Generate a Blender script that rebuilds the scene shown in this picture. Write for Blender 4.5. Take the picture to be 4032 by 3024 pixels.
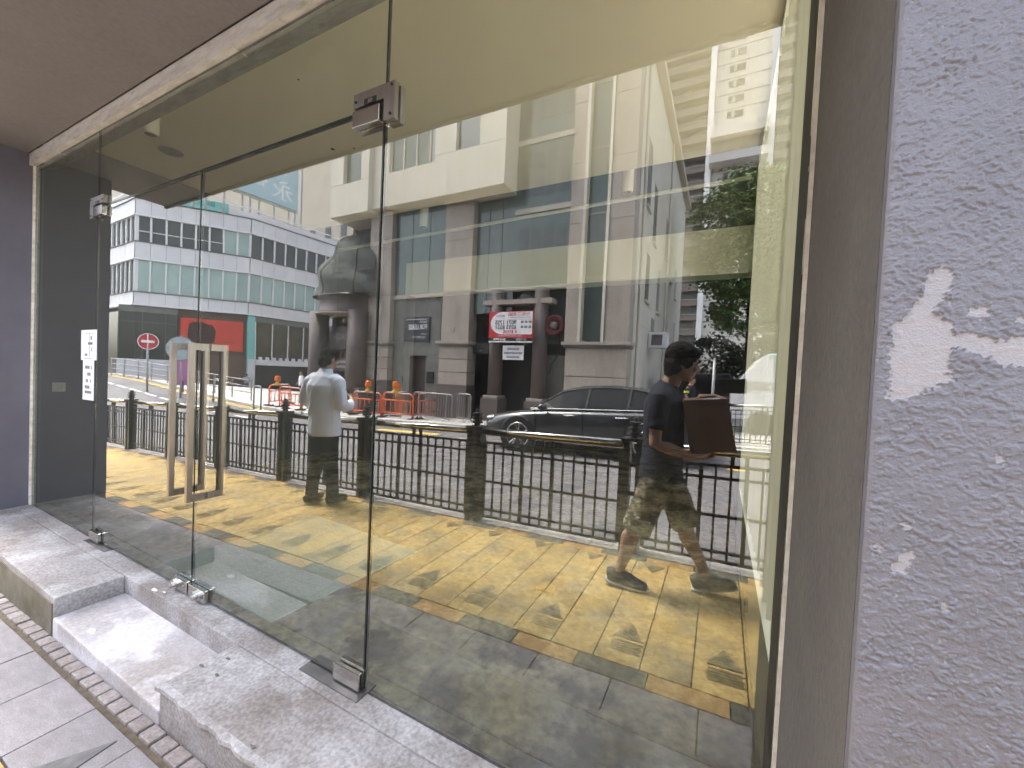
import bpy, bmesh, math, random
from mathutils import Vector, Matrix, noise, Euler
random.seed(7)
for o in list(bpy.data.objects): bpy.data.objects.remove(o)
SC = bpy.context.scene
COL = SC.collection
R = math.radians
# ------------------------------------------------------------------ camera
cam = bpy.data.cameras.new('camera'); CAM = bpy.data.objects.new('camera', cam); COL.objects.link(CAM)
cam.sensor_width = 36; cam.lens = 14.17; cam.clip_start = 0.005; cam.clip_end = 800
_r = Vector((0.88643, 0.46062, 0.04555)); _u = Vector((-0.05245, 0.00217, 0.99862)); _f = Vector((-0.45988, 0.88760, -0.02609))
CAM.matrix_world = Matrix(((_r.x, _u.x, -_f.x, 0), (_r.y, _u.y, -_f.y, 0), (_r.z, _u.z, -_f.z, 1.5), (0, 0, 0, 1)))
SC.camera = CAM
# ------------------------------------------------------------------ sky, sun, exposure
SUN_EL, SUN_AZ = R(60), R(276)           # azimuth from +y towards +x: high, along the street from its left end
W = bpy.data.worlds.new('World'); SC.world = W; W.use_nodes = True
wn = W.node_tree.nodes; wl = W.node_tree.links
sky = wn.new('ShaderNodeTexSky'); sky.sky_type = 'NISHITA'; sky.sun_disc = False
sky.sun_elevation = SUN_EL; sky.sun_rotation = SUN_AZ; sky.air_density = 1.0; sky.dust_density = 4.0; sky.ozone_density = 1.0
hs = wn.new('ShaderNodeHueSaturation'); hs.inputs['Saturation'].default_value = .5          # thin high cloud takes most of the blue out
wl.new(sky.outputs[0], hs.inputs['Color']); wl.new(hs.outputs[0], wn['Background'].inputs[0]); wn['Background'].inputs[1].default_value = 0.15
sl = bpy.data.lights.new('sun', 'SUN'); sl.energy = 1.5; sl.angle = R(25); sl.color = (1, 0.96, 0.9)
SUN = bpy.data.objects.new('sun', sl); COL.objects.link(SUN)
_sd = Vector((math.sin(SUN_AZ) * math.cos(SUN_EL), math.cos(SUN_AZ) * math.cos(SUN_EL), math.sin(SUN_EL)))
SUN.rotation_euler = _sd.to_track_quat('Z', 'Y').to_euler(); SUN.location = (0, -5, 30)
vs = SC.view_settings; vs.view_transform = 'Standard'; vs.look = 'None'; vs.gamma = 1; vs.exposure = 3.3
SC.render.resolution_x = 1024; SC.render.resolution_y = 768
try:
    SC.cycles.max_bounces = 10; SC.cycles.transparent_max_bounces = 16; SC.cycles.glossy_bounces = 5; SC.cycles.diffuse_bounces = 5
except Exception: pass

# ------------------------------------------------------------------ materials
def lin(c):
    return tuple(((v / 255) / 12.92 if v / 255 <= .04045 else ((v / 255 + .055) / 1.055) ** 2.4) for v in c)
def M(name, c1, c2=None, rough=.6, scale=5, bump=0, bscale=40, metal=0, rand=0, spec=.4, lo=.35, hi=.65,
      stretch=(1, 1, 1), c3=None, s3=1.5, lo3=.5, hi3=.62, coat=0, emis=None, detail=6, speck=0, sspk=90):
    m = bpy.data.materials.new(name); m.use_nodes = True
    n = m.node_tree.nodes; l = m.node_tree.links; b = n['Principled BSDF']
    b.inputs['Roughness'].default_value = rough; b.inputs['Metallic'].default_value = metal
    b.inputs['Specular IOR Level'].default_value = spec; b.inputs['Coat Weight'].default_value = coat
    if emis:
        b.inputs['Emission Color'].default_value = (*emis[0], 1); b.inputs['Emission Strength'].default_value = emis[1]
    tc = n.new('ShaderNodeTexCoord'); mp = n.new('ShaderNodeMapping'); mp.inputs['Scale'].default_value = stretch
    l.new(tc.outputs['Object'], mp.inputs[0])
    oi = n.new('ShaderNodeObjectInfo'); ad = n.new('ShaderNodeVectorMath'); ad.operation = 'MULTIPLY_ADD'
    cb = n.new('ShaderNodeCombineXYZ'); l.new(oi.outputs['Random'], cb.inputs[0]); l.new(oi.outputs['Random'], cb.inputs[1])
    l.new(cb.outputs[0], ad.inputs[0]); ad.inputs[1].default_value = (37, 19, 0); l.new(mp.outputs[0], ad.inputs[2])
    vec = ad.outputs[0]
    def ramp(sc, lo, hi, dt):
        t = n.new('ShaderNodeTexNoise'); t.inputs['Scale'].default_value = sc; t.inputs['Detail'].default_value = dt
        t.inputs['Roughness'].default_value = .6
        l.new(vec, t.inputs['Vector']); r = n.new('ShaderNodeMapRange'); r.inputs[1].default_value = lo; r.inputs[2].default_value = hi
        l.new(t.outputs[0], r.inputs[0]); return r.outputs[0]
    def mix(f, a, bb):
        x = n.new('ShaderNodeMix'); x.data_type = 'RGBA'
        if hasattr(f, 'node'): l.new(f, x.inputs[0])
        else: x.inputs[0].default_value = f
        for i, v in ((6, a), (7, bb)):
            if hasattr(v, 'node'): l.new(v, x.inputs[i])
            else: x.inputs[i].default_value = (*v, 1)
        return x.outputs[2]
    if c2 is None: c2 = tuple(v * .86 for v in c1)
    col = mix(ramp(scale, lo, hi, detail), c1, c2)
    if c3: col = mix(ramp(s3, lo3, hi3, 8), col, c3)
    if speck:
        t = n.new('ShaderNodeTexNoise'); t.inputs['Scale'].default_value = sspk; t.inputs['Detail'].default_value = 5; l.new(vec, t.inputs['Vector'])
        r = n.new('ShaderNodeMapRange'); r.inputs[1].default_value = .3; r.inputs[2].default_value = .7; r.inputs[3].default_value = 1 - speck; r.inputs[4].default_value = 1 + speck; l.new(t.outputs[0], r.inputs[0])
        hv = n.new('ShaderNodeHueSaturation'); l.new(r.outputs[0], hv.inputs['Value']); l.new(col, hv.inputs['Color']); col = hv.outputs[0]
    if rand:
        h = n.new('ShaderNodeHueSaturation'); mr = n.new('ShaderNodeMapRange'); mr.inputs[3].default_value = 1 - rand; mr.inputs[4].default_value = 1 + rand
        l.new(oi.outputs['Random'], mr.inputs[0]); l.new(mr.outputs[0], h.inputs['Value']); l.new(col, h.inputs['Color']); col = h.outputs[0]
    l.new(col, b.inputs['Base Color'])
    if bump:
        t = n.new('ShaderNodeTexNoise'); t.inputs['Scale'].default_value = bscale; t.inputs['Detail'].default_value = 8; l.new(vec, t.inputs['Vector'])
        bp = n.new('ShaderNodeBump'); bp.inputs['Strength'].default_value = bump; bp.inputs['Distance'].default_value = .01
        l.new(t.outputs[0], bp.inputs['Height']); l.new(bp.outputs[0], b.inputs['Normal'])
    return m
def glass_mat(name, ior, tint):
    m = bpy.data.materials.new(name); m.use_nodes = True; n = m.node_tree.nodes; l = m.node_tree.links
    n.remove(n['Principled BSDF']); out = n['Material Output']
    fr = n.new('ShaderNodeFresnel'); fr.inputs[0].default_value = ior
    tr = n.new('ShaderNodeBsdfTransparent'); tr.inputs[0].default_value = (*tint, 1)
    gl = n.new('ShaderNodeBsdfGlossy'); gl.inputs['Roughness'].default_value = 0.0; gl.inputs[0].default_value = (.97, .99, .97, 1)
    if ior > 2:
        tc = n.new('ShaderNodeTexCoord'); nz = n.new('ShaderNodeTexNoise'); nz.inputs['Scale'].default_value = 1.3; nz.inputs['Detail'].default_value = 1; l.new(tc.outputs['Object'], nz.inputs['Vector'])
        bp = n.new('ShaderNodeBump'); bp.inputs['Strength'].default_value = 1; bp.inputs['Distance'].default_value = .0007; l.new(nz.outputs[0], bp.inputs['Height']); l.new(bp.outputs[0], gl.inputs['Normal'])
        df = n.new('ShaderNodeBsdfDiffuse'); df.inputs[0].default_value = (.75, .74, .68, 1); n2 = n.new('ShaderNodeTexNoise'); n2.inputs['Scale'].default_value = 3; n2.inputs['Detail'].default_value = 9; n2.inputs['Roughness'].default_value = .7; l.new(tc.outputs['Object'], n2.inputs['Vector'])
        mr = n.new('ShaderNodeMapRange'); mr.inputs[1].default_value = .4; mr.inputs[2].default_value = .75; mr.inputs[3].default_value = .004; mr.inputs[4].default_value = .028; l.new(n2.outputs[0], mr.inputs[0])
        dm = n.new('ShaderNodeMixShader'); l.new(mr.outputs[0], dm.inputs[0]); l.new(tr.outputs[0], dm.inputs[1]); l.new(df.outputs[0], dm.inputs[2]); tr = dm
    mx = n.new('ShaderNodeMixShader'); l.new(fr.outputs[0], mx.inputs[0]); l.new(tr.outputs[0], mx.inputs[1]); l.new(gl.outputs[0], mx.inputs[2])
    l.new(mx.outputs[0], out.inputs[0]); return m
m_glass = glass_mat('reflective shop glass', 2.6, (.94, .97, .93))
m_clear = glass_mat('clear inner face', 1.02, (.98, 1, .98))
m_gedge = M('glass edge', (.012, .02, .016), rough=.15, spec=.6)
m_plinth = M('plinth concrete', speck=0.28, sspk=70, c1=(0.278, 0.262, 0.262), c2=(0.180, 0.155, 0.142), rough=.85, scale=2.6, bump=.25, bscale=30, c3=(0.388, 0.378, 0.39), s3=3.1, lo3=.46, hi3=.66, lo=.38, hi=.68)
m_step = M('step concrete', speck=0.16, sspk=70, c1=(0.41, 0.385, 0.40), c2=(0.31, 0.28, 0.265), rough=.8, scale=4, bump=.2, bscale=35, c3=(0.56, 0.54, 0.575), s3=2.0, lo3=.48, hi3=.56)
m_moss = M('mossy riser', (0.178, 0.161, 0.131), (0.101, 0.089, 0.054), rough=.95, scale=5, bump=.4, bscale=60)
m_slab = M('grey paving slab', speck=0.2, sspk=120, c1=(0.224, 0.208, 0.219), c2=(0.183, 0.168, 0.173), rough=.85, scale=9, bump=.15, bscale=120, rand=.08, stretch=(1, 3, 1))
m_cobble = M('kerb cobble', speck=0.25, sspk=90, c1=(0.245, 0.219, 0.213), c2=(0.176, 0.149, 0.139), rough=.9, scale=12, bump=.4, bscale=60, rand=.14)
m_dirt = M('dirty joint', (.07, .06, .045), (.13, .10, .07), rough=1, scale=20, bump=.5, bscale=60)
m_yellow = M('yellow paving tile', speck=0.28, sspk=38, c1=(.47, .315, .10), c2=(.36, .25, .09), rough=.75, scale=4, bump=.12, bscale=90, rand=.07, c3=(.22, .175, .10), s3=3.6, lo3=.46, hi3=.72, stretch=(1, 1.0, 1))
m_bdark = M('dark border block', speck=0.3, sspk=60, c1=(.075, .073, .066), c2=(.13, .12, .095), rough=.8, scale=6, bump=.2, bscale=60, rand=.2)
m_borange = M('orange border block', speck=0.25, sspk=60, c1=(.44, .26, .095), c2=(.34, .21, .085), rough=.8, scale=6, bump=.2, bscale=60, rand=.12)
m_tri = M('faded triangle mark', (.11, .095, .06), (.22, .16, .06), rough=.8, scale=22, rand=.25, lo=.4, hi=.6)
m_kerb = M('granite kerb', (.50, .46, .44), (.38, .35, .33), rough=.85, scale=14, bump=.2)
m_road = M('road', speck=0.2, sspk=60, c1=(.155, .145, .15), c2=(.115, .108, .112), rough=.85, scale=1.2, bump=.3, bscale=160, c3=(.09, .085, .09), s3=.35, lo3=.5, hi3=.7)
m_fpave = M('far pavement', (.50, .48, .46), (.40, .38, .36), rough=.85, scale=3, bump=.15)
m_paint_y = M('yellow road paint', (.75, .50, .10), rough=.7, scale=20)
m_paint_w = M('white road paint', (.78, .77, .74), rough=.7, scale=20)
m_soffit = M('soffit paint', speck=0.08, sspk=40, c1=(0.165, 0.155, 0.160), c2=(0.147, 0.139, 0.143), rough=.8, scale=2, bump=.08, bscale=120)
m_reveal = M('reveal paint', speck=0.12, sspk=60, c1=(0.107, 0.100, 0.091), c2=(0.089, 0.081, 0.076), rough=.75, scale=5, bump=.5, bscale=70)
m_wallp = M('purple grey wall paint', (0.119, 0.113, 0.139), (0.101, 0.095, 0.119), rough=.7, scale=3, bump=.2, bscale=90)
m_cream = M('cream frame paint', (.50, .49, .48), (.37, .355, .335), rough=.6, scale=8, bump=.15, bscale=40, c3=(.22, .19, .14), s3=6, lo3=.6, hi3=.75, stretch=(1, 4, 4))
m_caulk = M('white caulk', (.72, .69, .62), (.50, .47, .41), rough=.7, scale=20)
m_ceil = M('cream ceiling', (.93, .83, .66), (.90, .80, .63), rough=.8, scale=1.5)
m_cwall = M('cream wall', (.90, .87, .76), (.87, .84, .73), rough=.75, scale=2)
m_slate = M('slate wall', (.13, .146, .158), (.118, .132, .143), rough=.6, scale=3)
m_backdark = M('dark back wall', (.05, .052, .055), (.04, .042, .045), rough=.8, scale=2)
m_voidceil = M('bare slab above ceiling', (.17, .165, .15), (.12, .115, .105), rough=.9, scale=2)
m_floor = M('bare floor screed', speck=0.35, sspk=22, c1=(.54, .52, .40), c2=(.30, .285, .225), rough=.7, scale=4.2, bump=.15, bscale=50, c3=(.14, .14, .12), s3=2.6, lo3=.52, hi3=.60, lo=.4, hi=.62)
m_floor_panel = M('pale blue panel', speck=0.15, sspk=30, c1=(.80, .96, 1.0), c2=(.66, .87, .95), rough=.45, scale=4, bump=.3, bscale=18, c3=(.55, .64, .67), s3=5, lo3=.62, hi3=.72, stretch=(1, 3, 1))  # flat pale blue rectangle on the floor inside the doors
m_steel = M('brushed steel', (.33, .295, .27), (.28, .25, .23), rough=.36, metal=1, scale=40, stretch=(1, 1, .1))
m_chrome = M('polished steel', (.62, .60, .58), rough=.12, metal=1)
m_plate = M('dark floor plate', (.10, .10, .10), (.16, .15, .15), rough=.4, metal=.7, scale=8)
m_paper = M('white paper', (.80, .84, .90), rough=.6, scale=3)
m_ink = M('grey print', (.10, .10, .12), (.25, .25, .28), rough=.7, scale=60)
m_blackp = M('black plastic', (.015, .015, .016), rough=.4)
m_whitep = M('white plastic', (.75, .74, .70), rough=.4)
m_iron = M('black painted iron', (.022, .022, .022), (.035, .033, .03), rough=.38, scale=15, spec=.5)
m_rail = M('polished handrail', (.80, .78, .74), (.70, .66, .55), rough=.16, metal=1, scale=2, stretch=(1, 1, 1))
m_gold = M('gold underside', (.62, .42, .10), rough=.3, metal=1)

# ------------------------------------------------------------------ geometry helpers
SLOPE = .035
def sst(t): t = min(1, max(0, t)); return t * t * (3 - 2 * t)
def gz(x, y=0):                               # pavement level; y is the world y
    ym = 2.52 - y
    return SLOPE * x + sst((-14 - x) / 22) * min(8, max(0, 20.5 - ym)) * .2
def Y(ym): return 2.52 - ym                    # street distance measured from the camera through the glass
class MB:
    def __init__(s): s.v = []; s.f = []; s.m = []
    def add(s, vs, fs, mi=0):
        o = len(s.v); s.v += [tuple(p) for p in vs]; s.f += [tuple(i + o for i in f) for f in fs]; s.m += [mi] * len(fs); return s
    def box(s, x0, x1, y0, y1, z0, z1, mi=0):
        x0, x1 = min(x0, x1), max(x0, x1); y0, y1 = min(y0, y1), max(y0, y1); z0, z1 = min(z0, z1), max(z0, z1)
        return s.add([(x0, y0, z0), (x1, y0, z0), (x1, y1, z0), (x0, y1, z0), (x0, y0, z1), (x1, y0, z1), (x1, y1, z1), (x0, y1, z1)],
                     [(0, 3, 2, 1), (4, 5, 6, 7), (0, 1, 5, 4), (1, 2, 6, 5), (2, 3, 7, 6), (3, 0, 4, 7)], mi)
    def prism(s, poly, a0, a1, axis='y', mi=0):
        # poly in the plane of the two other axes (x,z) for y, (x,y) for z, (y,z) for x
        def P(p, a): return {'y': (p[0], a, p[1]), 'z': (p[0], p[1], a), 'x': (a, p[0], p[1])}[axis]
        n = len(poly); area = sum(poly[i][0] * poly[(i + 1) % n][1] - poly[(i + 1) % n][0] * poly[i][1] for i in range(n))
        if (area < 0) != (axis == 'y'): poly = poly[::-1]
        lo, hi = min(a0, a1), max(a0, a1)
        vs = [P(p, lo) for p in poly] + [P(p, hi) for p in poly]
        fs = [tuple(range(n))[::-1], tuple(range(n, 2 * n))] + [(i, (i + 1) % n, n + (i + 1) % n, n + i) for i in range(n)]
        return s.add(vs, fs, mi)
    def tube(s, pts, r, n=8, caps=True, mi=0):
        pts = [Vector(p) for p in pts]; k = len(pts); rr = r if isinstance(r, (list, tuple)) else [r] * k
        rings = []; ref = None
        for i, p in enumerate(pts):
            d = (pts[min(i + 1, k - 1)] - pts[max(i - 1, 0)]).normalized()
            if ref is None: ref = Vector((0, 0, 1)) if abs(d.z) < .9 else Vector((1, 0, 0))
            a = d.cross(ref).normalized(); b = a.cross(d).normalized(); ref = b
            rings.append([p + (a * math.cos(2 * math.pi * j / n) + b * math.sin(2 * math.pi * j / n)) * rr[i] for j in range(n)])
        vs = [v for q in rings for v in q]; fs = []
        for i in range(k - 1):
            for j in range(n):
                j2 = (j + 1) % n; fs.append((i * n + j2, i * n + j, (i + 1) * n + j, (i + 1) * n + j2))
        if caps: fs += [tuple(range(n)), tuple(range((k - 1) * n, k * n))[::-1]]
        return s.add(vs, fs, mi)
    def lathe(s, prof, n=16, c=(0, 0, 0), axis='z', mi=0):
        vs = []; fs = []
        for r, h in prof:
            for j in range(n):
                a = 2 * math.pi * j / n; p = (r * math.cos(a), r * math.sin(a), h)
                if axis == 'y': p = (p[0], h, p[1])
                if axis == 'x': p = (h, p[0], p[1])
                vs.append((p[0] + c[0], p[1] + c[1], p[2] + c[2]))
        k = len(prof)
        for i in range(k - 1):
            for j in range(n): fs.append((i * n + j, i * n + (j + 1) % n, (i + 1) * n + (j + 1) % n, (i + 1) * n + j))
        fs += [tuple(range(n))[::-1], tuple(range((k - 1) * n, k * n))]
        return s.add(vs, fs, mi)
    def ell(s, c, r, n=14, k=9, mi=0, M4=None):
        vs = []; fs = []
        for i in range(k + 1):
            t = math.pi * i / k
            for j in range(n):
                a = 2 * math.pi * j / n; p = Vector((r[0] * math.sin(t) * math.cos(a), r[1] * math.sin(t) * math.sin(a), r[2] * math.cos(t)))
                if M4: p = M4 @ p
                vs.append(p + Vector(c))
        for i in range(k):
            for j in range(n): fs.append((i * n + (j + 1) % n, i * n + j, (i + 1) * n + j, (i + 1) * n + (j + 1) % n))
        return s.add(vs, fs, mi)
    def mesh(s, name, mats, smooth=False, slope=False, off=(0, 0, 0), bevel=0):
        me = bpy.data.meshes.new(name)
        vs = [(x - off[0], y - off[1], z - off[2] + (gz(x, y) if slope else 0)) for x, y, z in s.v]
        me.from_pydata(vs, [], s.f)
        bm = bmesh.new(); bm.from_mesh(me)
        bmesh.ops.remove_doubles(bm, verts=bm.verts, dist=1e-5) if smooth else None
        if bevel:
            bmesh.ops.recalc_face_normals(bm, faces=bm.faces)
            bmesh.ops.bevel(bm, geom=[e for e in bm.edges if len(e.link_faces) == 2 and e.calc_face_angle(0) > .5], offset=bevel, segments=2, affect='EDGES', profile=.6)
        bmesh.ops.recalc_face_normals(bm, faces=bm.faces)
        bm.to_mesh(me); bm.free()
        for mm in (mats if isinstance(mats, (list, tuple)) else [mats]): me.materials.append(mm)
        if len(me.polygons) == len(s.m) and any(s.m):
            me.polygons.foreach_set('material_index', s.m)
        if smooth: me.polygons.foreach_set('use_smooth', [True] * len(me.polygons))
        return me
def wloc(o):
    v = Vector(o.location)
    while o.parent: o = o.parent; v = v + Vector(o.location)
    return v
def obj(name, me, parent=None, loc=(0, 0, 0), label=None, cat=None, group=None, kind=None, rz=0):
    o = bpy.data.objects.new(name, me); COL.objects.link(o); o.location = loc
    if rz: o.rotation_euler = (0, 0, rz)
    if parent: o.parent = parent
    if label: o['label'] = label
    if cat: o['category'] = cat
    if group: o['group'] = group
    if kind: o['kind'] = kind
    return o
def thing(name, label, cat, loc=(0, 0, 0), group=None, rz=0):
    o = obj(name, None, None, loc, label, cat, group, None, rz); o.empty_display_size = .1; return o
def part(name, mb, mats, parent=None, smooth=False, slope=False, bevel=0, **kw):
    """mb is in world coordinates; the child is stored relative to its parent"""
    off = wloc(parent) if parent else (0, 0, 0)
    return obj(name, mb.mesh(name, mats, smooth, slope, off, bevel), parent, **kw)
def dup(root, loc=None, rz=None, label=None, group=None, parent=None):
    r = root.copy(); COL.objects.link(r); r.parent = parent
    if loc is not None: r.location = loc
    if rz is not None: r.rotation_euler = (0, 0, rz)
    if label: r['label'] = label
    if group: r['group'] = group
    for ch in root.children: dup(ch, parent=r)
    return r
def B(*a): return MB().box(*a)
def text_mesh(s, size, mat, extrude=.001, align='CENTER', bold=0):
    c = bpy.data.curves.new('t', 'FONT'); c.body = s; c.size = size; c.extrude = extrude; c.align_x = align; c.align_y = 'CENTER'; c.offset = bold
    c.resolution_u = 3
    o = bpy.data.objects.new('t', c); COL.objects.link(o); dg = bpy.context.evaluated_depsgraph_get()
    me = bpy.data.meshes.new_from_object(o.evaluated_get(dg)); bpy.data.objects.remove(o)
    me.materials.clear(); me.materials.append(mat); return me
TXT_TO_SHOP = Matrix(((-1, 0, 0), (0, 0, 1), (0, 1, 0))).to_euler()     # lettering that faces the shop (+y)
def text(name, s, size, mat, loc, parent, rot=TXT_TO_SHOP, sx=1, **kw):
    me = text_mesh(s, size, mat, **kw); o = obj(name, me, parent); o.location = Vector(loc) - wloc(parent); o.rotation_euler = rot; o.scale = (sx, 1, 1); return o

# ------------------------------------------------------------------ ground, road, pavements
def sheet(x0, x1, nx, y0, y1, ny, zoff):
    b = MB(); vs = []; fs = []
    for i in range(nx + 1):
        for j in range(ny + 1):
            x = x0 + (x1 - x0) * i / nx; y = y0 + (y1 - y0) * j / ny; vs.append((x, y, gz(x, y) + zoff))
    for i in range(nx):
        for j in range(ny):
            a = i * (ny + 1) + j; fs.append((a, a + ny + 1, a + ny + 2, a + 1))
    return b.add(vs, fs)
obj('ground', MB().add([(-500, -500, -6), (500, -500, -6), (500, 500, -6), (-500, 500, -6)], [(0, 1, 2, 3)]).mesh('ground', m_road), kind='structure')
obj('road', sheet(-90, 60, 75, -110, Y(3.74), 60, -.13).mesh('road', m_road, True), kind='structure')
pav = obj('pavement', sheet(-16, 8, 48, Y(3.60), .86, 4, -.02).mesh('pavement', m_dirt), kind='structure')
for i in range(24):
    o = obj('kerb_stone', B(0, .994, Y(3.78), Y(3.606), -.25, .012).mesh('kerb_stone', m_kerb, slope=True, bevel=.008), pav); o.location = (-16 + i, 0, SLOPE * (-16 + i))
def tile_row(name, x0, x1, pitch, gap, ya, yb, mats, zt=0.0, jit=.0015, bev=.003):
    mes = [B(0, pitch - gap, ya, yb, -.06, zt).mesh(name, m, slope=True, bevel=bev) for m in mats]
    n = int((x1 - x0) / pitch)
    for i in range(n):
        x = x0 + i * pitch
        o = obj(name, mes[i % len(mes)], pav); o.location = (x, 0, SLOPE * x + random.uniform(-jit, jit))
tile_row('cobble', -6.6, .9, .105, .012, .772, .834, [m_cobble], -.006, .004, .008)
tile_row('paving_slab', -8.6 + .19, 3, .4, .006, .475, .742, [m_slab])
tile_row('border_block', -13.94, 3, .37, .006, .352, .468, [m_bdark, m_borange])
tile_row('paving_tile', -13.91, 3, .2475, .006, -.98, .346, [m_yellow])
tile_row('border_block', -13.80, 3, .37, .006, -1.078, -.986, [m_borange, m_bdark])
# triangular markings set in every second tile, near and far edge of the yellow strip
def tri_mesh(y0, y1, w):
    b = MB(); t = .022
    b.prism([(-w / 2, y0), (w / 2, y0), (0, y1)], .0, .003, 'z'); return b
near = MB().prism([(-.085, .12), (.085, .12), (0, -.04)], 0, .0035, 'z').mesh('triangle_mark', m_tri)
far = MB().prism([(-.075, -.93), (.075, -.93), (0, -.80)], 0, .0035, 'z').mesh('triangle_mark', m_tri)
core_n = MB().prism([(-.045, .10), (.045, .10), (0, .015)], .0035, .005, 'z').mesh('triangle_core', M('triangle core', (.16, .13, .06), (.06, .06, .05), rough=.8, scale=30))
smb = MB()
for k in range(5): smb.box(-.10 + random.uniform(0, .03), .10 - random.uniform(0, .03), .145 + k * .022, .156 + k * .022, 0, .0025)
smear = smb.mesh('smear_mark', m_tri)
for i in range(33):
    x = -13.91 + .124 + i * .495 + .02
    for me in (near, far, core_n, smear):
        o = obj(me.name.split('.')[0], me, pav); o.location = (x, 0, SLOPE * x + .0015); o.rotation_euler = (0, -math.atan(SLOPE), 0)
slabtri = MB().prism([(-.08, .49), (.09, .49), (.06, .715)], 0, .003, 'z').mesh('triangle_mark', M('dark slab triangle', (.07, .07, .075), (.13, .125, .125), rough=.8, scale=12))
for x in (-2.17,): 
    o = obj('triangle_mark', slabtri, pav); o.location = (x, 0, SLOPE * x + .001); o.rotation_euler = (0, -math.atan(SLOPE), 0)
# far pavement with its kerb, and painted lines
fpv = MB(); 
for i in range(70):
    x0 = -60 + i; x1 = x0 + .995
    for (ya, yb, za) in ((Y(10.9), Y(11.05), .0), (Y(11.055), Y(24), -.008)):
        if x0 > -30 or ya > Y(10.95): fpv.box(x0, x1, ya, yb, -.3, za)
obj('far_pavement', fpv.mesh('far_pavement', m_fpave, slope=True), kind='structure')
yl = MB()
for ya in (10.55, 10.75):
    for i in range(60): yl.box(-52 + i, -51.0 + i, Y(ya), Y(ya + .09), -.128, -.124)
for (xa, xb, ya) in ((-9.6, -7.2, 9.3), (.2, .55, 8.6)): yl.box(xa, xb, Y(ya), Y(ya + .28), -.128, -.124)
obj('yellow_road_lines', yl.mesh('yellow_road_lines', m_paint_y, slope=True), kind='structure')
wl_ = MB(); 
for i in range(30): wl_.box(-50 + i * 1.5, -48.9 + i * 1.5, Y(9.0), Y(9.12), -.128, -.124)
for i in range(9): wl_.box(-34, -28, Y(5 - 1.0 * i), Y(5.5 - 1.0 * i), -.128, -.122)
obj('white_road_lines', wl_.mesh('white_road_lines', m_paint_w, slope=True), kind='structure')
# ------------------------------------------------------------------ the shop
GY, XL, XR, PZ = 1.26, -5.6, .18, .09
shop = thing('shop_building', 'vacant shop unit with recessed glass front, purple grey walls and cream ceiling', 'building', (-2.7, 1.26, 0))
def sp(name, mb, mat, **kw): return part(name, mb, mat, shop, **kw)
sp('left_wall', B(-12, XL, .74, 1.262, -1, 3.27).box(-12, XL - .004, 1.262, 7, -1, 3.9), m_wallp)
sp('soffit', B(-5.9, 4, .18, GY - .045, 3.27, 3.62), m_soffit, bevel=.01)
sp('canopy_fascia', B(-5.92, 4, .15, .18, 3.255, 3.75), m_soffit)
sp('upper_wall', B(-12, 4, .72, 1.25, 3.63, 9), m_wallp)
sp('upper_wall', B(-12, -5.92, .74, 1.2, 3.272, 3.625), m_wallp)
# head frame and side frame strips of the glazing
hf = MB()
for i in range(29):
    x0 = XL + i * .2; d = random.uniform(-.006, .006)
    hf.box(x0, min(XR, x0 + .2), GY - .042, GY + .04, 3.168 + d, 3.269)
sp('head_frame', hf, m_cream)
sp('side_frame', B(XL + .001, XL + .022, GY - .02, GY + .02, PZ, 3.168), m_caulk)
sp('side_frame', B(XR - .010, XR - .001, GY - .014, GY + .014, PZ, 3.168), m_caulk)
sp('ceiling_rose', MB().lathe([(.05, 0), (.05, .012), (.03, .02)], 16, (-1.3, GY - .07, 3.25)), m_steel)
# right pier: reveal and rough stucco face
sp('right_reveal', B(XR, XR + .2, .715, 1.5, -1, 3.27), m_reveal)
sp('right_wall_mass', B(XR + .003, 4, .72, 1.25, -1, 3.268), m_wallp)
polys = [[(0.226, 1.657), (0.239, 1.66), (0.248, 1.652), (0.247, 1.629), (0.233, 1.606), (0.242, 1.592), (0.251, 1.586), (0.251, 1.574), (0.272, 1.574), (0.288, 1.566), (0.330, 1.573), (0.330, 1.534), (0.297, 1.536), (0.277, 1.549), (0.252, 1.557), (0.247, 1.54), (0.255, 1.517), (0.23, 1.501), (0.209, 1.488), (0.193, 1.489), (0.196, 1.515), (0.192, 1.545), (0.196, 1.56), (0.192, 1.587), (0.203, 1.593), (0.219, 1.622)],
 [(0.207, 1.261), (0.213, 1.278), (0.223, 1.295), (0.231, 1.298), (0.229, 1.284), (0.223, 1.266)], [(0.189, 1.299), (0.198, 1.3), (0.202, 1.29), (0.193, 1.289)],
 [(0.255, 1.239), (0.269, 1.24), (0.266, 1.229), (0.257, 1.23)], [(0.217, 1.33), (0.226, 1.333), (0.226, 1.321), (0.22, 1.322)], [(0.295, 1.428), (0.304, 1.432), (0.303, 1.415)],
 [(0.262, 1.605), (0.282, 1.608), (0.279, 1.594), (0.267, 1.591)], [(0.3, 1.591), (0.31, 1.596), (0.31, 1.582)], [(0.31, 1.151), (0.319, 1.155), (0.318, 1.146)], [(0.189, 1.165), (0.196, 1.17), (0.194, 1.157)]]
def inpoly(x, z, p):
    c = False; j = len(p) - 1
    for i in range(len(p)):
        if (p[i][1] > z) != (p[j][1] > z) and x < (p[j][0] - p[i][0]) * (z - p[i][1]) / (p[j][1] - p[i][1]) + p[i][0]: c = not c
        j = i
    return c
boxes = [(min(q[0] for q in p) - .01, max(q[0] for q in p) + .01, min(q[1] for q in p) - .01, max(q[1] for q in p) + .01) for p in polys]
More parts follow.
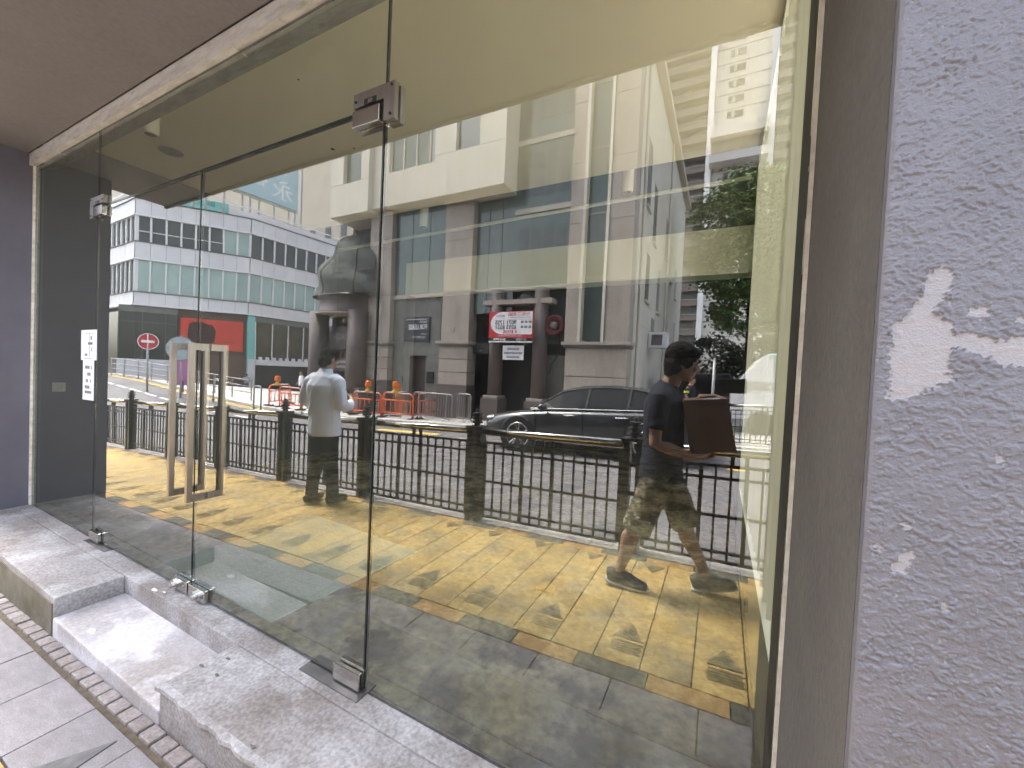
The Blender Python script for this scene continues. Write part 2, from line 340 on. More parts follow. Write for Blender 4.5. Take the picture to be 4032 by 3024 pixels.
def stucco(x0, x1, z0, z1, st, fine):
    nx = int((x1 - x0) / st); nz = int((z1 - z0) / st); vs = []; pe = []
    for j in range(nz + 1):
        z = z0 + (z1 - z0) * j / nz
        for i in range(nx + 1):
            x = x0 + (x1 - x0) * i / nx
            v = Vector((x * 105, 0, z * 112 + x * 15)); w = noise.noise(v * .4) * .9
            h = noise.noise(Vector((v.x + w, 3, v.z + w))) + .6 * noise.noise(Vector((x * 250, 5, z * 260))); h2 = noise.noise(Vector((x * 420, 5, z * 520)))
            d = sst(h * 1.5 + .35) * .0020 * (.8 + .5 * noise.noise(Vector((x * 24, 31, z * 17)))) + h2 * .0005 + noise.noise(Vector((x * 20, 9, z * 20))) * .0012
            p = 0
            jx = x + noise.noise(Vector((x * 220, 1, z * 220))) * .007; jz = z + noise.noise(Vector((x * 220, 7, z * 220))) * .007
            for q, bx in zip(polys, boxes):
                if bx[0] < x < bx[1] and bx[2] < z < bx[3] and inpoly(jx, jz, q): p = 1; break
            if not p and noise.noise(Vector((x * 160, 21, z * 160))) > .58 and noise.noise(Vector((x * 14, 2, z * 14))) > .08: p = 1
            if p: d = -.0012 + h2 * .0002 + max(0, h) * .0008
            e = min(1, (x - x0) / .004) if fine else 1
            vs.append((x, .694 - d * e + (1 - e) * .003, z)); pe.append(p)
    fs = [(j * (nx + 1) + i, j * (nx + 1) + i + 1, (j + 1) * (nx + 1) + i + 1, (j + 1) * (nx + 1) + i) for j in range(nz) for i in range(nx)]
    return vs, fs, pe
m_stucco = M('rough stucco paint', (.146, .142, .166), (.130, .127, .148), rough=.42, scale=14, bump=.25, bscale=500, spec=.5)
_n = m_stucco.node_tree.nodes; _l = m_stucco.node_tree.links; _bs = _n['Principled BSDF']
_src = _bs.inputs['Base Color'].links[0].from_socket; _at = _n.new('ShaderNodeAttribute'); _at.attribute_name = 'peel'
_nz = _n.new('ShaderNodeTexNoise'); _nz.inputs['Scale'].default_value = 60; _cr = _n.new('ShaderNodeMix'); _cr.data_type = 'RGBA'
_cr.inputs[6].default_value = (.31, .295, .31, 1); _cr.inputs[7].default_value = (.245, .23, .24, 1); _l.new(_nz.outputs[0], _cr.inputs[0])
_mx = _n.new('ShaderNodeMix'); _mx.data_type = 'RGBA'; _l.new(_at.outputs['Fac'], _mx.inputs[0]); _l.new(_src, _mx.inputs[6]); _l.new(_cr.outputs[2], _mx.inputs[7]); _l.new(_mx.outputs[2], _bs.inputs['Base Color'])
for (a, fine) in (((XR, .42, .90, 2.10, .0012), True), ((.42, 1.6, -.2, 3.26, .012), False), ((XR, .42, 2.10, 3.26, .008), False), ((XR, .42, -.2, .90, .008), False)):
    vs, fs, pe = stucco(*a, fine); off = wloc(shop)
    me = bpy.data.meshes.new('stucco_face'); me.from_pydata([(x - off.x, y - off.y, z - off.z) for x, y, z in vs], [], fs)
    at = me.attributes.new('peel', 'FLOAT', 'POINT'); at.data.foreach_set('value', [float(p) for p in pe])
    me.materials.append(m_stucco); me.polygons.foreach_set('use_smooth', [True] * len(fs)); obj('stucco_face', me, shop)
sp('stucco_backing', B(XR + .001, 4, .702, .716, -1, 3.262), m_stucco)
# plinth with the lower step cut into it
def plinth_top():
    b = MB(); xs = [-5.598, -3.33, -2.08, XR]; 
    b.box(-5.598, -3.33, .84, 1.152, -.9, PZ); b.box(-2.08, XR, .84, 1.152, -.9, PZ); b.box(-5.598, XR, 1.152, GY + .02, -.9, PZ + .0005)
    return b
sp('plinth', plinth_top(), m_plinth, bevel=.009)
sp('plinth', B(XR, 1.2, .84, 1.0, -.9, PZ), m_plinth)
sp('step', B(-3.335, -2.075, .836, 1.16, -.9, -.022), m_step, bevel=.01)
sp('mossy_riser', B(-5.59, -3.345, .834, .8405, -.5, .055), m_moss)
sp('plinth_nosing', MB().prism([(-2.08 + i * .05, .828 + random.uniform(-.006, .008)) for i in range(46)] + [(.18, .86), (-2.08, .86)], .075, PZ + .002, 'z'), m_plinth)
# peeling paint flakes lying on the step
def flake(cx, cy, cz, r, n=9):
    return MB().prism([(cx + r * random.uniform(.5, 1.1) * math.cos(2 * math.pi * k / n) * 1.6, cy + r * random.uniform(.5, 1.1) * math.sin(2 * math.pi * k / n) * .6) for k in range(n)], cz, cz + .002, 'z')
m_flake = M('white paint flake', (.80, .80, .80), rough=.6)
for cx, cy, cz, r, lb in ((-3.0, .90, -.0215, .03, 'larger white paint flake lying on the lower step'), (-2.86, .95, -.0215, .025, 'thinner white paint flake lying on the lower step, nearer the glass'), (-2.98, 1.17, PZ + .001, .02, 'long white paint flake left of the bottom door lock'), (-2.90, 1.185, PZ + .001, .012, 'tiny white paint flake touching the bottom door lock')):
    part('paint_flake', flake(cx, cy, cz, r), m_flake, label=lb, cat='paint flake', group='paint flakes on the step')
for cx, cy, lb in ((-2.0, 1.07, 'brown leaf scrap on the plinth nearest the glass'), (-1.93, .99, 'brown leaf scrap in the middle of the plinth right of the step'), (-2.05, .985, 'brown leaf scrap at the corner beside the lower step'), (-1.45, .87, 'brown leaf scrap at the bottom edge of the plinth')):
    part('dry_leaf', flake(cx, cy, PZ + .0015, .012), m_moss, label=lb, cat='leaf scrap', group='leaf scraps on the plinth')
# interior
sp('interior_floor', B(-5.6, .2, GY + .021, 9, -.2, PZ - .001), m_floor)
sp('interior_left_wall', B(-5.75, -5.598, 1.263, 4.6, PZ - .1, 4.2), m_slate)
sp('interior_right_wall', B(.195, .40, GY + .045, 1.36, PZ - .1, 4.2), m_cwall); sp('interior_right_wall', B(.195, .40, 4.22, 4.3, PZ - .1, 4.2), m_cwall)
sp('added_window_apron', B(.195, .40, 1.36, 4.22, PZ - .1, .55), m_cwall); sp('added_window_head', B(.195, .40, 1.36, 4.22, 3.46, 4.2), m_cwall)  # wall pieces around the added window opening
m_added_pane = bpy.data.materials.new('added fill window glass'); m_added_pane.use_nodes = True  # windows added in the right wall only to brighten the shop with daylight
_n = m_added_pane.node_tree.nodes; _l = m_added_pane.node_tree.links; _n.remove(_n['Principled BSDF'])
_a = _n.new('ShaderNodeBsdfTranslucent'); _a.inputs[0].default_value = (.90, .86, .76, 1); _b2 = _n.new('ShaderNodeBsdfTransparent'); _b2.inputs[0].default_value = (.93, .89, .79, 1)
_m = _n.new('ShaderNodeMixShader'); _m.inputs[0].default_value = .85; _l.new(_a.outputs[0], _m.inputs[1]); _l.new(_b2.outputs[0], _m.inputs[2]); _l.new(_m.outputs[0], _n['Material Output'].inputs[0])
for k in range(4):
    wy = 1.36 + k * .715
    w_ = sp('added_window', B(.285, .30, wy + .03, wy + .69, .59, 3.43), m_added_pane)
    part('added_window_frame', B(.26, .33, wy, wy + .03, .55, 3.46), m_cwall, w_)
sp('interior_right_jamb', B(.1815, .195, GY + .02, GY + .09, PZ, 3.5), m_cwall)
sp('ceiling', B(-5.6, .2, GY + .035, 3.95, 3.5, 3.75), m_ceil)
sp('bulkhead_strip', B(-5.6, .2, GY + .036, GY + .11, 3.172, 3.499), m_cream)
sp('bare_slab', B(-5.76, 1.2, 3.9, 9.2, 4.0, 4.2), m_voidceil)
sp('back_wall', B(-5.6, -4.13, 4.5, 4.7, PZ, 3.02).box(-5.7, 1.1, 4.5, 4.7, 3.022, 4.0), m_voidceil)
sp('back_beam', B(-4.12, 1.1, 4.47, 4.7, 2.57, 3.02), m_cwall)
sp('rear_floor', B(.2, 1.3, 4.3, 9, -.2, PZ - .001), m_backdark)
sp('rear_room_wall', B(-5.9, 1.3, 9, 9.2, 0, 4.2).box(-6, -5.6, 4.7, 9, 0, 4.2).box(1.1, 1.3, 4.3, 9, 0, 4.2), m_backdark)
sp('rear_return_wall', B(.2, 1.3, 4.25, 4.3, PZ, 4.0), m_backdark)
sp('roof_slab', B(-12, .42, 1.2, 9.5, 4.25, 4.6), m_voidceil)
sp('shop_side_wall', B(1.3, 1.5, 4.3, 9.3, -.3, 4.25), m_voidceil); sp('shop_side_wall', B(-5.95, -5.76, 1.3, 9.3, -.3, 4.25), m_voidceil)
obj('added_yard', B(.405, 26, 1.3, 24, -.5, -.02).mesh('added_yard', M('added bounce yard', (.70, .68, .63), rough=.9, scale=1)), kind='structure')  # yard added out of view to bounce sunlight up through the added windows
sp('skirting', B(.183, .1945, GY + .25, 4.3, PZ, PZ + .07), m_cream)
sp('rear_lintel', B(.2, 1.5, 4.302, 9.2, 4.201, 4.25), m_voidceil)
for k in range(20): sp('added_slat', B(.200, .280, 1.40 + k * .141, 1.404 + k * .141, .60, 3.42), m_cwall)  # slats added to screen the bright added panes from the front
# things inside the shop
part('floor_panel', MB().prism([(-3.35, 1.345), (-2.10, 1.335), (-2.02, 2.43), (-3.27, 2.50)], PZ, PZ + .004, 'z'), m_floor_panel, label='pale blue rectangular panel on the bare floor just inside the glass doors', cat='floor panel')
cb_ = part('carton_scrap', B(-1.0, -.89, 2.41, 2.49, PZ, PZ + .018), M('kraft card', (.40, .27, .10), rough=.7), label='small flat brown carton scrap lying on the shop floor', cat='carton')
part('conduit', MB().tube([(-5.5, 4.35, 3.30), (.15, 4.35, 3.42)], .02, 10), m_cwall, label='thin pale conduit running across under the dark rear ceiling', cat='conduit')
def downlight(x, y, z0, L, lab):
    t = thing('downlight', lab, 'ceiling light', (x, y, z0), 'cylinder lights under the ceiling')
    part('can', MB().lathe([(.045, -L), (.055, -L + .01), (.055, -.02), (.055, 0)], 18, (x, y, z0)), m_cwall, t, True)
    part('reflector', MB().lathe([(.04, -L - .002), (.04, -L + .001)], 16, (x, y, z0)), m_chrome, t)
downlight(-4.27, 1.58, 3.499, .17, 'pale cylinder ceiling light nearest the glass, at the left')
downlight(-3.6, 4.2, 4.0, .62, 'pale cylinder light hanging in the dark rear ceiling, left one')
downlight(-.95, 4.2, 4.0, .60, 'pale cylinder light hanging in the dark rear ceiling, right one')
m_hole = M('dark hole', (.03, .028, .02), rough=.9)
for px, py, r in ((-.62, 1.62, .012), (-.45, 1.66, .007), (-.57, 1.80, .012), (-.83, 1.75, .010), (-.40, 1.92, .010), (-2.75, 1.83, .008), (-3.3, 2.55, .02), (-3.1, 2.62, .012)):
    sp('ceiling_hole', MB().lathe([(r, 3.497), (r * .6, 3.4985)], 10, (px, py, 0)), m_hole)
sp('ceiling_patch_ring', MB().lathe([(.10, 3.496), (.10, 3.499)], 24, (-4.85, 1.95, 0)), m_cream)
sp('ceiling_patch_ring', MB().lathe([(.035, 3.496), (.035, 3.499)], 20, (-.88, 1.78, 0)), m_cream)
sw = thing('light_switch', 'white square switch plate on the dark slate interior wall', 'switch', (-5.598, 1.42, 1.175))
part('switch_plate', B(-5.598, -5.588, 1.377, 1.464, 1.131, 1.218), m_whitep, sw, bevel=.003)
part('rocker', B(-5.588, -5.584, 1.395, 1.446, 1.15, 1.2), m_caulk, sw)
sk = thing('wall_socket', 'small brown socket plate low on the cream interior wall', 'socket', (.195, 2.6, .28))
part('socket_plate', B(.184, .195, 2.56, 2.65, .24, .33), M('brown plate', (.35, .25, .12), rough=.5), sk)
part('socket_hole', B(.182, .184, 2.585, 2.625, .265, .305), m_hole, sk)

# ------------------------------------------------------------------ glazing
def pane(name, x0, x1, z0, z1, parent, y=GY, t=.012):
    b = MB().box(x0, x1, y - t / 2, y + t / 2, z0, z1)
    b.m = [2, 2, 0, 2 if x1 < 0 else 1, 1, 2]
    return part(name, b, [m_glass, m_clear, m_gedge], parent)
def bolts(b, pts, y): 
    for x, z in pts: b.lathe([(.006, y - .001), (.006, y + .004)], 10, (x, 0, z), 'y')
def gthing(name, label, cat, x0, x1, z0, z1):
    t = thing(name, label, cat, ((x0 + x1) / 2, GY, z0)); pane('pane', x0, x1, z0, z1, t); return t
gl_l = gthing('fixed_glass_panel', 'fixed glass panel at the far left with two paper notices on it', 'glass panel', -5.577, -4.206, PZ + .001, 3.166)
gl_t = gthing('transom_glass_panel', 'glass transom panel above the pair of glass doors', 'glass panel', -4.200, -1.306, 2.604, 3.166)
gl_r = gthing('fixed_glass_panel', 'large fixed glass panel at the right reflecting the walking man', 'glass panel', -1.298, XR - .011, PZ + .001, 3.166)
d_l = gthing('glass_door', 'left glass door leaf nearest the paper notices', 'door', -4.198, -2.746, PZ + .012, 2.594)
d_r = gthing('glass_door', 'right glass door leaf reflecting the man in the white shirt', 'door', -2.737, -1.308, PZ + .012, 2.594)
for t, x0, x1 in ((d_l, -4.198, -2.746), (d_r, -2.737, -1.308)):
    part('edge_seal', B(x0, x1, GY - .009, GY + .009, 2.590, 2.602), m_gedge, t)
    part('edge_seal', B(x1 - .003, x1 + .005, GY - .009, GY + .009, PZ + .1, 2.594), m_gedge, t)
def patch_top(t_up, t_door, xj, s):
    # s = +1: pivot side to the right of the door
    for y0, y1 in ((GY - .030, GY - .0065), (GY + .0065, GY + .030)):
        pl = [(xj - s * .165, 2.606), (xj - s * .165, 2.665), (xj + s * .07, 2.665), (xj + s * .07, 2.515), (xj + s * .012, 2.515), (xj + s * .012, 2.606)]
        part('patch_plate', MB().prism(pl, y0, y1, 'y'), m_steel, t_up)
        part('door_patch', B(xj - s * .165, xj - s * .006, y0 - .006 * (y0 < GY), y1, 2.52, 2.590), m_chrome, t_door, bevel=.004)
    for q in ((xj - s * .15, 2.63), (xj + s * .055, 2.65), (xj + s * .05, 2.535)): b = MB(); bolts(b, [q], GY - .0325); part('bolt', b, m_blackp, t_up)
    part('pivot_recess', B(xj - s * .10, xj - s * .03, GY - .0315, GY - .0295, 2.606, 2.630), m_blackp, t_up)
    part('pivot_block', B(xj - s * .075, xj - s * .05, GY - .034, GY - .0312, 2.606, 2.624), m_chrome, t_up)
patch_top(gl_t, d_r, -1.302, 1); patch_top(gl_t, d_l, -4.203, -1)
def patch_bot(t, x0, x1, lock):
    for y0, y1 in ((GY - .030, GY - .0065), (GY + .0065, GY + .030)):
        part('bottom_patch', B(x0, x1, y0, y1, PZ + .010, PZ + .082), m_chrome, t, bevel=.004)
    if lock:
        xm = x0 + (x1 - x0) * lock
        part('lock_cylinder', MB().lathe([(.017, GY - .062), (.017, GY - .03)], 14, (xm, 0, PZ + .046), 'y').box(xm - .04, xm + .04, GY - .05, GY - .03, PZ + .036, PZ + .060), m_chrome, t)
patch_bot(d_l, -2.915, -2.752, .3); patch_bot(d_r, -2.731, -2.555, .65)
patch_bot(d_r, -1.475, -1.315, 0); patch_bot(d_l, -4.19, -4.03, 0)
part('floor_spring_plate', B(-1.66, -1.285, GY - .065, GY + .045, PZ - .02, PZ + .0045), m_plate, label='dark steel floor spring plate under the right door pivot', cat='floor plate')
part('floor_spring_plate', B(-4.22, -3.85, GY - .05, GY + .055, PZ - .02, PZ + .0045), m_plate, label='steel floor spring plate under the left door pivot', cat='floor plate')
def handle(t, x):
    for s in (-1, 1):
        yb = GY + s * .085
        part('handle', B(x - .013, x + .013, yb - .014, yb + .014, .69, 1.59), m_steel, t, bevel=.002)
        for z in (.69, 1.552): part('handle_arm', B(x - .0125, x + .0125, GY + s * .0065, yb - s * .014, z, z + .037), m_steel, t)
handle(d_l, -2.835); handle(d_r, -2.63)
# paper notices on the inside of the left panel (printed side towards the street)
def notice(x0, x1, z0, z1, label, bars):
    t = thing('paper_notice', label, 'notice', ((x0 + x1) / 2, GY - .008, z0), 'paper notices taped to the glass')
    part('paper', MB().prism([(x0, z0), (x1, z0 + .004), (x1 - .004, z1 + .003), (x0 - .003, z1)], GY - .0085, GY - .0075, 'y'), m_paper, t)
    b = MB()
    for a, c, d, e in bars: b.box(x0 + (x1 - x0) * a, x0 + (x1 - x0) * c, GY - .0092, GY - .0086, z0 + (z1 - z0) * d, z0 + (z1 - z0) * e)
    part('print', b, m_ink, t)
notice(-4.47, -4.175, 1.452, 1.685, 'upper landscape paper notice with a grey drawing taped to the left glass', [(.22, .85, .88, .89), (.55, .57, .12, .88), (.45, .75, .52, .60), (.68, .72, .30, .43), (.62, .70, .68, .80), (.25, .42, .15, .22), (.25, .7, .05, .065)])
notice(-4.425, -4.215, 1.145, 1.451, 'lower portrait paper notice with lines of grey print taped to the left glass', [(.2, .6, .79, .87), (.72, .8, .78, .87), (.4, .7, .62, .70), (.28, .48, .45, .53), (.66, .74, .45, .53), (.2, .62, .29, .37), (.68, .8, .30, .31), (.2, .8, .17, .24)])
# ------------------------------------------------------------------ pedestrian railing along the kerb
FY = Y(3.66); FP = 1.63
def railing(label):
    t = thing('pedestrian_railing', label, 'railing', (0, FY, 0), 'black railing sections along the kerb')
    for dx in (-.055, .055): part('post', B(dx - .027, dx + .027, FY - .06, FY + .06, .0, .98), m_iron, t, slope=True)
    part('post_cap', B(-.10, .10, FY - .075, FY + .075, .98, 1.005), m_iron, t, slope=True)
    for z in (.25, .5, .75): part('post_spacer', B(-.0275, .0275, FY - .02, FY + .02, z, z + .03), m_iron, t, slope=True)
    part('finial', MB().lathe([(.035, 1.0), (.03, 1.03), (.055, 1.035), (.055, 1.055), (.032, 1.06), (.032, 1.075), (.058, 1.08), (.058, 1.10), (.03, 1.105), (.03, 1.12), (.05, 1.125), (.05, 1.145), (.026, 1.15), (.02, 1.18)], 14, (0, FY, 0)), m_iron, t)
    x0, x1 = .11, FP - .11
    part('handrail', MB().tube([(.08, FY, .955), (FP - .08, FY, .955)], .029, 14), m_rail, t, slope=True, smooth=True)
    part('gold_strip', B(.10, FP - .10, FY - .02, FY + .02, .915, .926), m_gold, t, slope=True)  # gold-coloured metal strip under the handrail
    for z, r in ((.835, .012), (.735, .011), (.43, .011), (.135, .011), (.06, .011)): part('rail', B(x0, x1, FY - r, FY + r, z - r, z + r), m_iron, t, slope=True)
    for dx in (FP * .5 - .05, FP * .5 + .05): part('rail_bracket', B(dx - .014, dx + .014, FY - .014, FY + .014, .847, .916), m_iron, t, slope=True)
    n = 13
    for i in range(n + 1):
        x = x0 + (x1 - x0) * i / n; r = .0155 if i in (0, 4, 7, n) else .0085
        part('bar', B(x - r, x + r, FY - r, FY + r, .062, .834), m_iron, t, slope=True)
    for xx in (.09, FP - .09):
        for z in (.2, .72): part('bolt', B(xx - .03, xx + .03, FY - .008, FY + .008, z, z + .016), m_iron, t, slope=True)
    return t
order = ['one left of', 'two left of', 'three left of', 'four left of', 'five left of', 'six left of']
rl = None
NM = {-7: 'black kerb railing section at the far left edge of the reflection', -6: 'black kerb railing section, second from the left edge of the reflection', -5: 'black kerb railing section seen beside the door handles, left of them',
      -4: 'black kerb railing section seen just right of the door handles', -3: 'black kerb railing section behind the man in the white shirt', -2: 'black kerb railing section between the white-shirted man and the car',
      -1: 'black kerb railing section in front of the grey car', 0: 'black kerb railing section behind the legs of the walking man', 1: 'black kerb railing section at the far right edge of the reflection'}
for k in range(-7, 2):
    x = -.65 + k * FP + FP * 0
    if rl is None: rl = railing(NM[k]); rl.location = (x, FY, SLOPE * x)
    else: dup(rl, (x, FY, SLOPE * x), label=NM[k])

# ------------------------------------------------------------------ building opposite
m_gran = M('beige granite', (.40, .345, .30), (.32, .275, .24), rough=.75, scale=18, bump=.12, bscale=80, rand=.06, c3=(.25, .215, .185), s3=1.2, lo3=.48, hi3=.75, stretch=(1.5, 1.5, .5), speck=.15, sspk=40)
m_grand = M('dark granite', (.115, .09, .087), (.085, .067, .064), rough=.6, scale=20, rand=.06)
m_gpanel = M('grey stone panel', (.17, .17, .155), (.12, .12, .11), rough=.6, scale=3, bump=.1)
m_bwhite = M('pale render', (.60, .56, .48), (.52, .48, .41), rough=.8, scale=1, stretch=(3, 3, .3), c3=(.42, .385, .33), s3=1.2, lo3=.55, hi3=.8)
m_bpale = M('beige render', (.50, .45, .38), (.45, .40, .34), rough=.8, scale=.8)
m_gglass = M('green tinted glazing', (.10, .135, .125), (.075, .10, .095), rough=.12, spec=.6, scale=.6)
m_skyglass = M('sky glazing', (.05, .07, .08), rough=.03, metal=0, spec=1.0, coat=1)
m_brown = M('brown door', (.055, .035, .028), rough=.5)
m_black = M('deep black recess', (.008, .008, .009), rough=.8)
m_red = M('sign red', (.52, .02, .035), rough=.5)
m_white = M('sign white', (.80, .80, .82), rough=.5)
m_signdk = M('sign charcoal', (.035, .038, .05), rough=.5)
m_txtw = M('lettering white', (.78, .78, .78), rough=.5); m_txtk = M('lettering black', (.012, .012, .014), rough=.5); m_txtr = M('lettering red', (.50, .03, .04), rough=.5)
F = 13.0
ob = thing('opposite_building', 'beige granite corner building across the street with pale boxed bays above', 'building', (-9, Y(F), 0))
def op(name, x0, x1, a, b_, z0, z1, mat, **kw): return part(name, B(x0, x1, Y(a), Y(b_), z0, z1), mat, ob, **kw)
op('rear_wall', -16.5, -2.66, F + 1.2, F + 1.4, -1, 14.2, m_backdark)
op('side_wall', -2.9, -2.64, F + .45, 28.5, -1, 13.6, m_bwhite)
op('back_wall', -16.6, -2.9, 28.2, 28.5, -1, 13.6, m_bpale)
op('left_side_wall', -16.6, -16.4, F + 1.0, 28.2, -1, 13.6, m_bpale)
op('roof', -16.6, -2.64, F, 28.5, 13.6, 14.0, m_bpale)
op('cornice', -16.7, -2.5, F - .15, 28.7, 13.3, 13.62, m_bpale)
op('cornice', -2.64, -2.35, F + .5, 28.7, 12.75, 13.0, m_bpale)
def pier(xl, xr, zlow, blocks, zt, dep=.0, base=.95):
    zb = gz((xl + xr) / 2) - .3
    op('pier_base', xl - .06, xr + .06, F - .32, F + .3, zb, base, m_grand, bevel=.01)
    h = (2.44 - base) / blocks
    for i in range(blocks): op('granite_block', xl - .02, xr + .02, F - .29, F + .3, base + i * h + .012, base + (i + 1) * h - .012, m_gran, bevel=.012)
    op('pier_core', xl + .01, xr - .01, F - .25, F + .3, base, 2.44, m_grand)
    op('pier_cap', xl - .08, xr + .08, F - .36, F + .3, 2.44, 2.52, m_gpanel); op('pier_cap', xl - .14, xr + .14, F - .42, F + .3, 2.52, 2.63, m_gran, bevel=.015)
    z = 2.63; i = 0
    while z < zt - .05:
        z2 = min(zt, z + 1.95); op('granite_panel', xl, xr, F - .24, F + .3, z + .006, z2 - .006, m_gran, bevel=.006); z = z2
pier(-13.85, -12.6, 0, 3, 8.1); pier(-9.82, -8.54, 0, 3, 7.9); 
pier(-4.62, -2.64, 0, 2, 2.64, base=.55)
# upper part of the corner: two pale piers with a glazed slot
for xl, xr in ((-4.72, -4.28), (-3.40, -2.64)):
    z = 2.63
    while z < 13.2:
        z2 = min(13.3, z + 1.95); op('granite_panel', xl, xr, F - .24, F + .3, z + .006, z2 - .006, m_gran, bevel=.006); z = z2
for xl in (-4.27, -3.50): op('slot_jamb', xl, xl + .09, F - .28, F + .3, 2.64, 13.3, m_bwhite)
for k in range(5): op('slot_window', -4.18, -3.51, F + .02, F + .06, 2.70 + k * 2.1, 4.74 + k * 2.1, m_gglass)
for k in range(5): op('slot_spandrel', -4.18, -3.51, F, F + .1, 4.742 + k * 2.1, 4.798 + k * 2.1, m_gran)
# side wall windows, string courses, pipes, air conditioners
m_winrec = M('window glass dark', (.06, .07, .07), rough=.2, spec=.6)
for (ya, z0, z1) in ((14.6, 7.6, 9.9), (16.2, 6.8, 9.0), (15.2, 4.4, 6.1), (18.0, 4.4, 6.2), (19.8, 7.2, 9.0), (22.0, 6.6, 8.4), (24.5, 6.2, 7.8), (17.0, 3.1, 4.0), (21.5, 3.2, 4.8), (25.0, 3.4, 4.9)):
    f = part('window', B(-2.645, -2.63, Y(ya), Y(ya + .75), z0, z1), m_winrec, ob); part('sill', B(-2.64, -2.56, Y(ya - .06), Y(ya + .81), z0 - .08, z0 - .001), m_bpale, f)
for z in (3.4, 4.3, 6.3, 7.3): op('string_groove', -2.64, -2.634, F + .5, 20, z, z + .03, m_bpale)
for yy in (14.0, 20.6): part('drain_pipe', MB().tube([(-2.58, Y(yy), 0), (-2.58, Y(yy), 13)], .05, 8), m_bwhite, ob)
# bays above: pale boxes, glazed bands
def bay(x0, x1, z0, z1, mat, dep=.75): op('bay_box', x0, x1, F - dep, F + .9, z0, z1, mat, bevel=.01)
bay(-15.9, -13.55, 8.05, 9.42, m_bwhite); bay(-13.54, -12.66, 8.2, 14, m_bwhite, .5); bay(-12.65, -9.9, 8.15, 9.5, m_bwhite, .55); bay(-9.89, -6.9, 7.95, 9.44, m_bwhite, .95)
op('bay_pier', -15.9, -15.1, F - .75, F + .9, 9.43, 13.6, m_bwhite); op('bay_pier', -14.0, -13.55, F - .75, F + .9, 9.43, 13.6, m_bwhite)
op('bay_window', -15.1, -14.0, F - .55, F - .5, 9.43, 13.6, m_gglass)
op('bay_pier', -9.89, -8.95, F - .95, F + .9, 9.45, 13.6, m_bwhite); op('bay_pier', -7.95, -6.9, F - .95, F + .9, 9.45, 13.6, m_bwhite)
op('bay_window', -8.94, -7.96, F - .80, F - .74, 9.45, 13.6, m_skyglass)
for i in range(4): op('bay_window', -12.6 + i * .68, -11.97 + i * .68, F - .35, F - .3, 9.52, 13.6, m_gglass if i < 3 else m_skyglass)
for i in range(5): op('mullion', -12.65 + i * .68, -12.6 + i * .68, F - .40, F - .25, 9.52, 13.6, m_bwhite)
op('blank_wall', -6.89, -4.73, F + .0, F + .3, 4.6, 13.6, m_gglass)
for i in range(4):
    for j in range(3): op('wall_window', -6.7 + i * .48, -6.34 + i * .48, F - .012, F - .001, 5.2 + j * 2.6, 6.7 + j * 2.6, m_winrec)
for z in (6.6, 9.0, 11.4): op('floor_band', -6.89, -4.73, F - .05, F - .013, z + .6, z + .78, m_bpale)
for i in range(3): 
    op('glazing_panel', -12.55 + i * .9, -11.68 + i * .9, F + .0, F + .04, 4.62, 8.1, m_gglass)
    op('glazing_panel', -8.5 + i * .55, -7.98 + i * .55, F + .02, F + .06, 3.7, 7.9, m_gglass)
op('glazing_panel', -6.85, -4.73, F + .35, F + .4, 2.6, 4.6, m_gglass)
op('sill_band', -12.6, -4.7, F - .05, F + .2, 4.50, 4.60, m_bpale)
# ground floor: grey stone panel with a door, dark entrances, columns
op('stone_panel', -12.58, -11.58, F, F + .3, -.8, 4.5, m_gpanel); op('stone_panel', -10.72, -9.85, F, F + .3, -.8, 4.5, m_gpanel); op('stone_panel', -11.579, -10.721, F, F + .3, 2.06, 4.5, m_gpanel)
op('service_door', -11.58, -10.72, F + .32, F + .36, -.7, 2.06, m_brown); op('panel_head', -12.59, -9.84, F - .08, F - .001, 4.42, 4.498, m_gran)
op('drain_pipe', -9.96, -9.90, F - .1, F - .02, 2.65, 4.42, m_black)
op('meter_box', -10.62, -10.27, F - .06, F - .001, .95, 1.42, m_black, bevel=.01); op('letter_slot', -11.98, -11.9, F - .02, F - .001, .95, 1.15, m_black)
op('plaque', -9.35, -9.18, F - .26, F - .241, 3.0, 3.2, m_gran)
op('dark_entrance', -8.5, -4.66, F + .5, F + .6, -.8, 2.6, m_black); op('entrance_head', -8.5, -7.2, F + .05, F + .3, 2.2, 2.6, m_backdark); op('entrance_side', -5.8, -4.66, F + .3, F + .45, -.8, 2.2, m_gpanel)
for xc in (-7.43, -5.68):
    part('column', MB().lathe([(.26, .62), (.26, 4.5)], 20, (xc, Y(F - .05), 0)), m_grand, ob, True); op('column_base', xc - .36, xc + .36, F - .42, F + .3, -.7, .55, m_grand, bevel=.02); op('column_base', xc - .30, xc + .30, F - .36, F + .26, .55, .66, m_gran, bevel=.02)
op('column_head', -7.9, -5.2, F - .3, F + .2, 3.95, 4.12, m_gran)
fan = thing('wall_fan', 'dark red round fan on the wall beside the red letting board', 'fan', (-5.15, Y(F - .1), 3.0))
part('ring', MB().lathe([(.24, Y(F)), (.36, Y(F - .02)), (.36, Y(F - .16)), (.3, Y(F - .2)), (.2, Y(F - .1))], 24, (-5.15, 0, 3.2), 'y'), M('dark red plastic', (.10, .012, .018), rough=.5), fan, True)
part('hub', MB().lathe([(.12, Y(F - .05)), (.12, Y(F - .22)), (.05, Y(F - .25))], 16, (-5.13, 0, 3.2), 'y'), m_gpanel, fan, True)
part('cable', MB().tube([(-4.98, Y(F - .05), 2.95), (-4.9, Y(F - .05), 2.3), (-5.2, Y(F - .06), 1.9), (-5.28, Y(F - .06), 1.5)], .02, 6), m_black, fan)
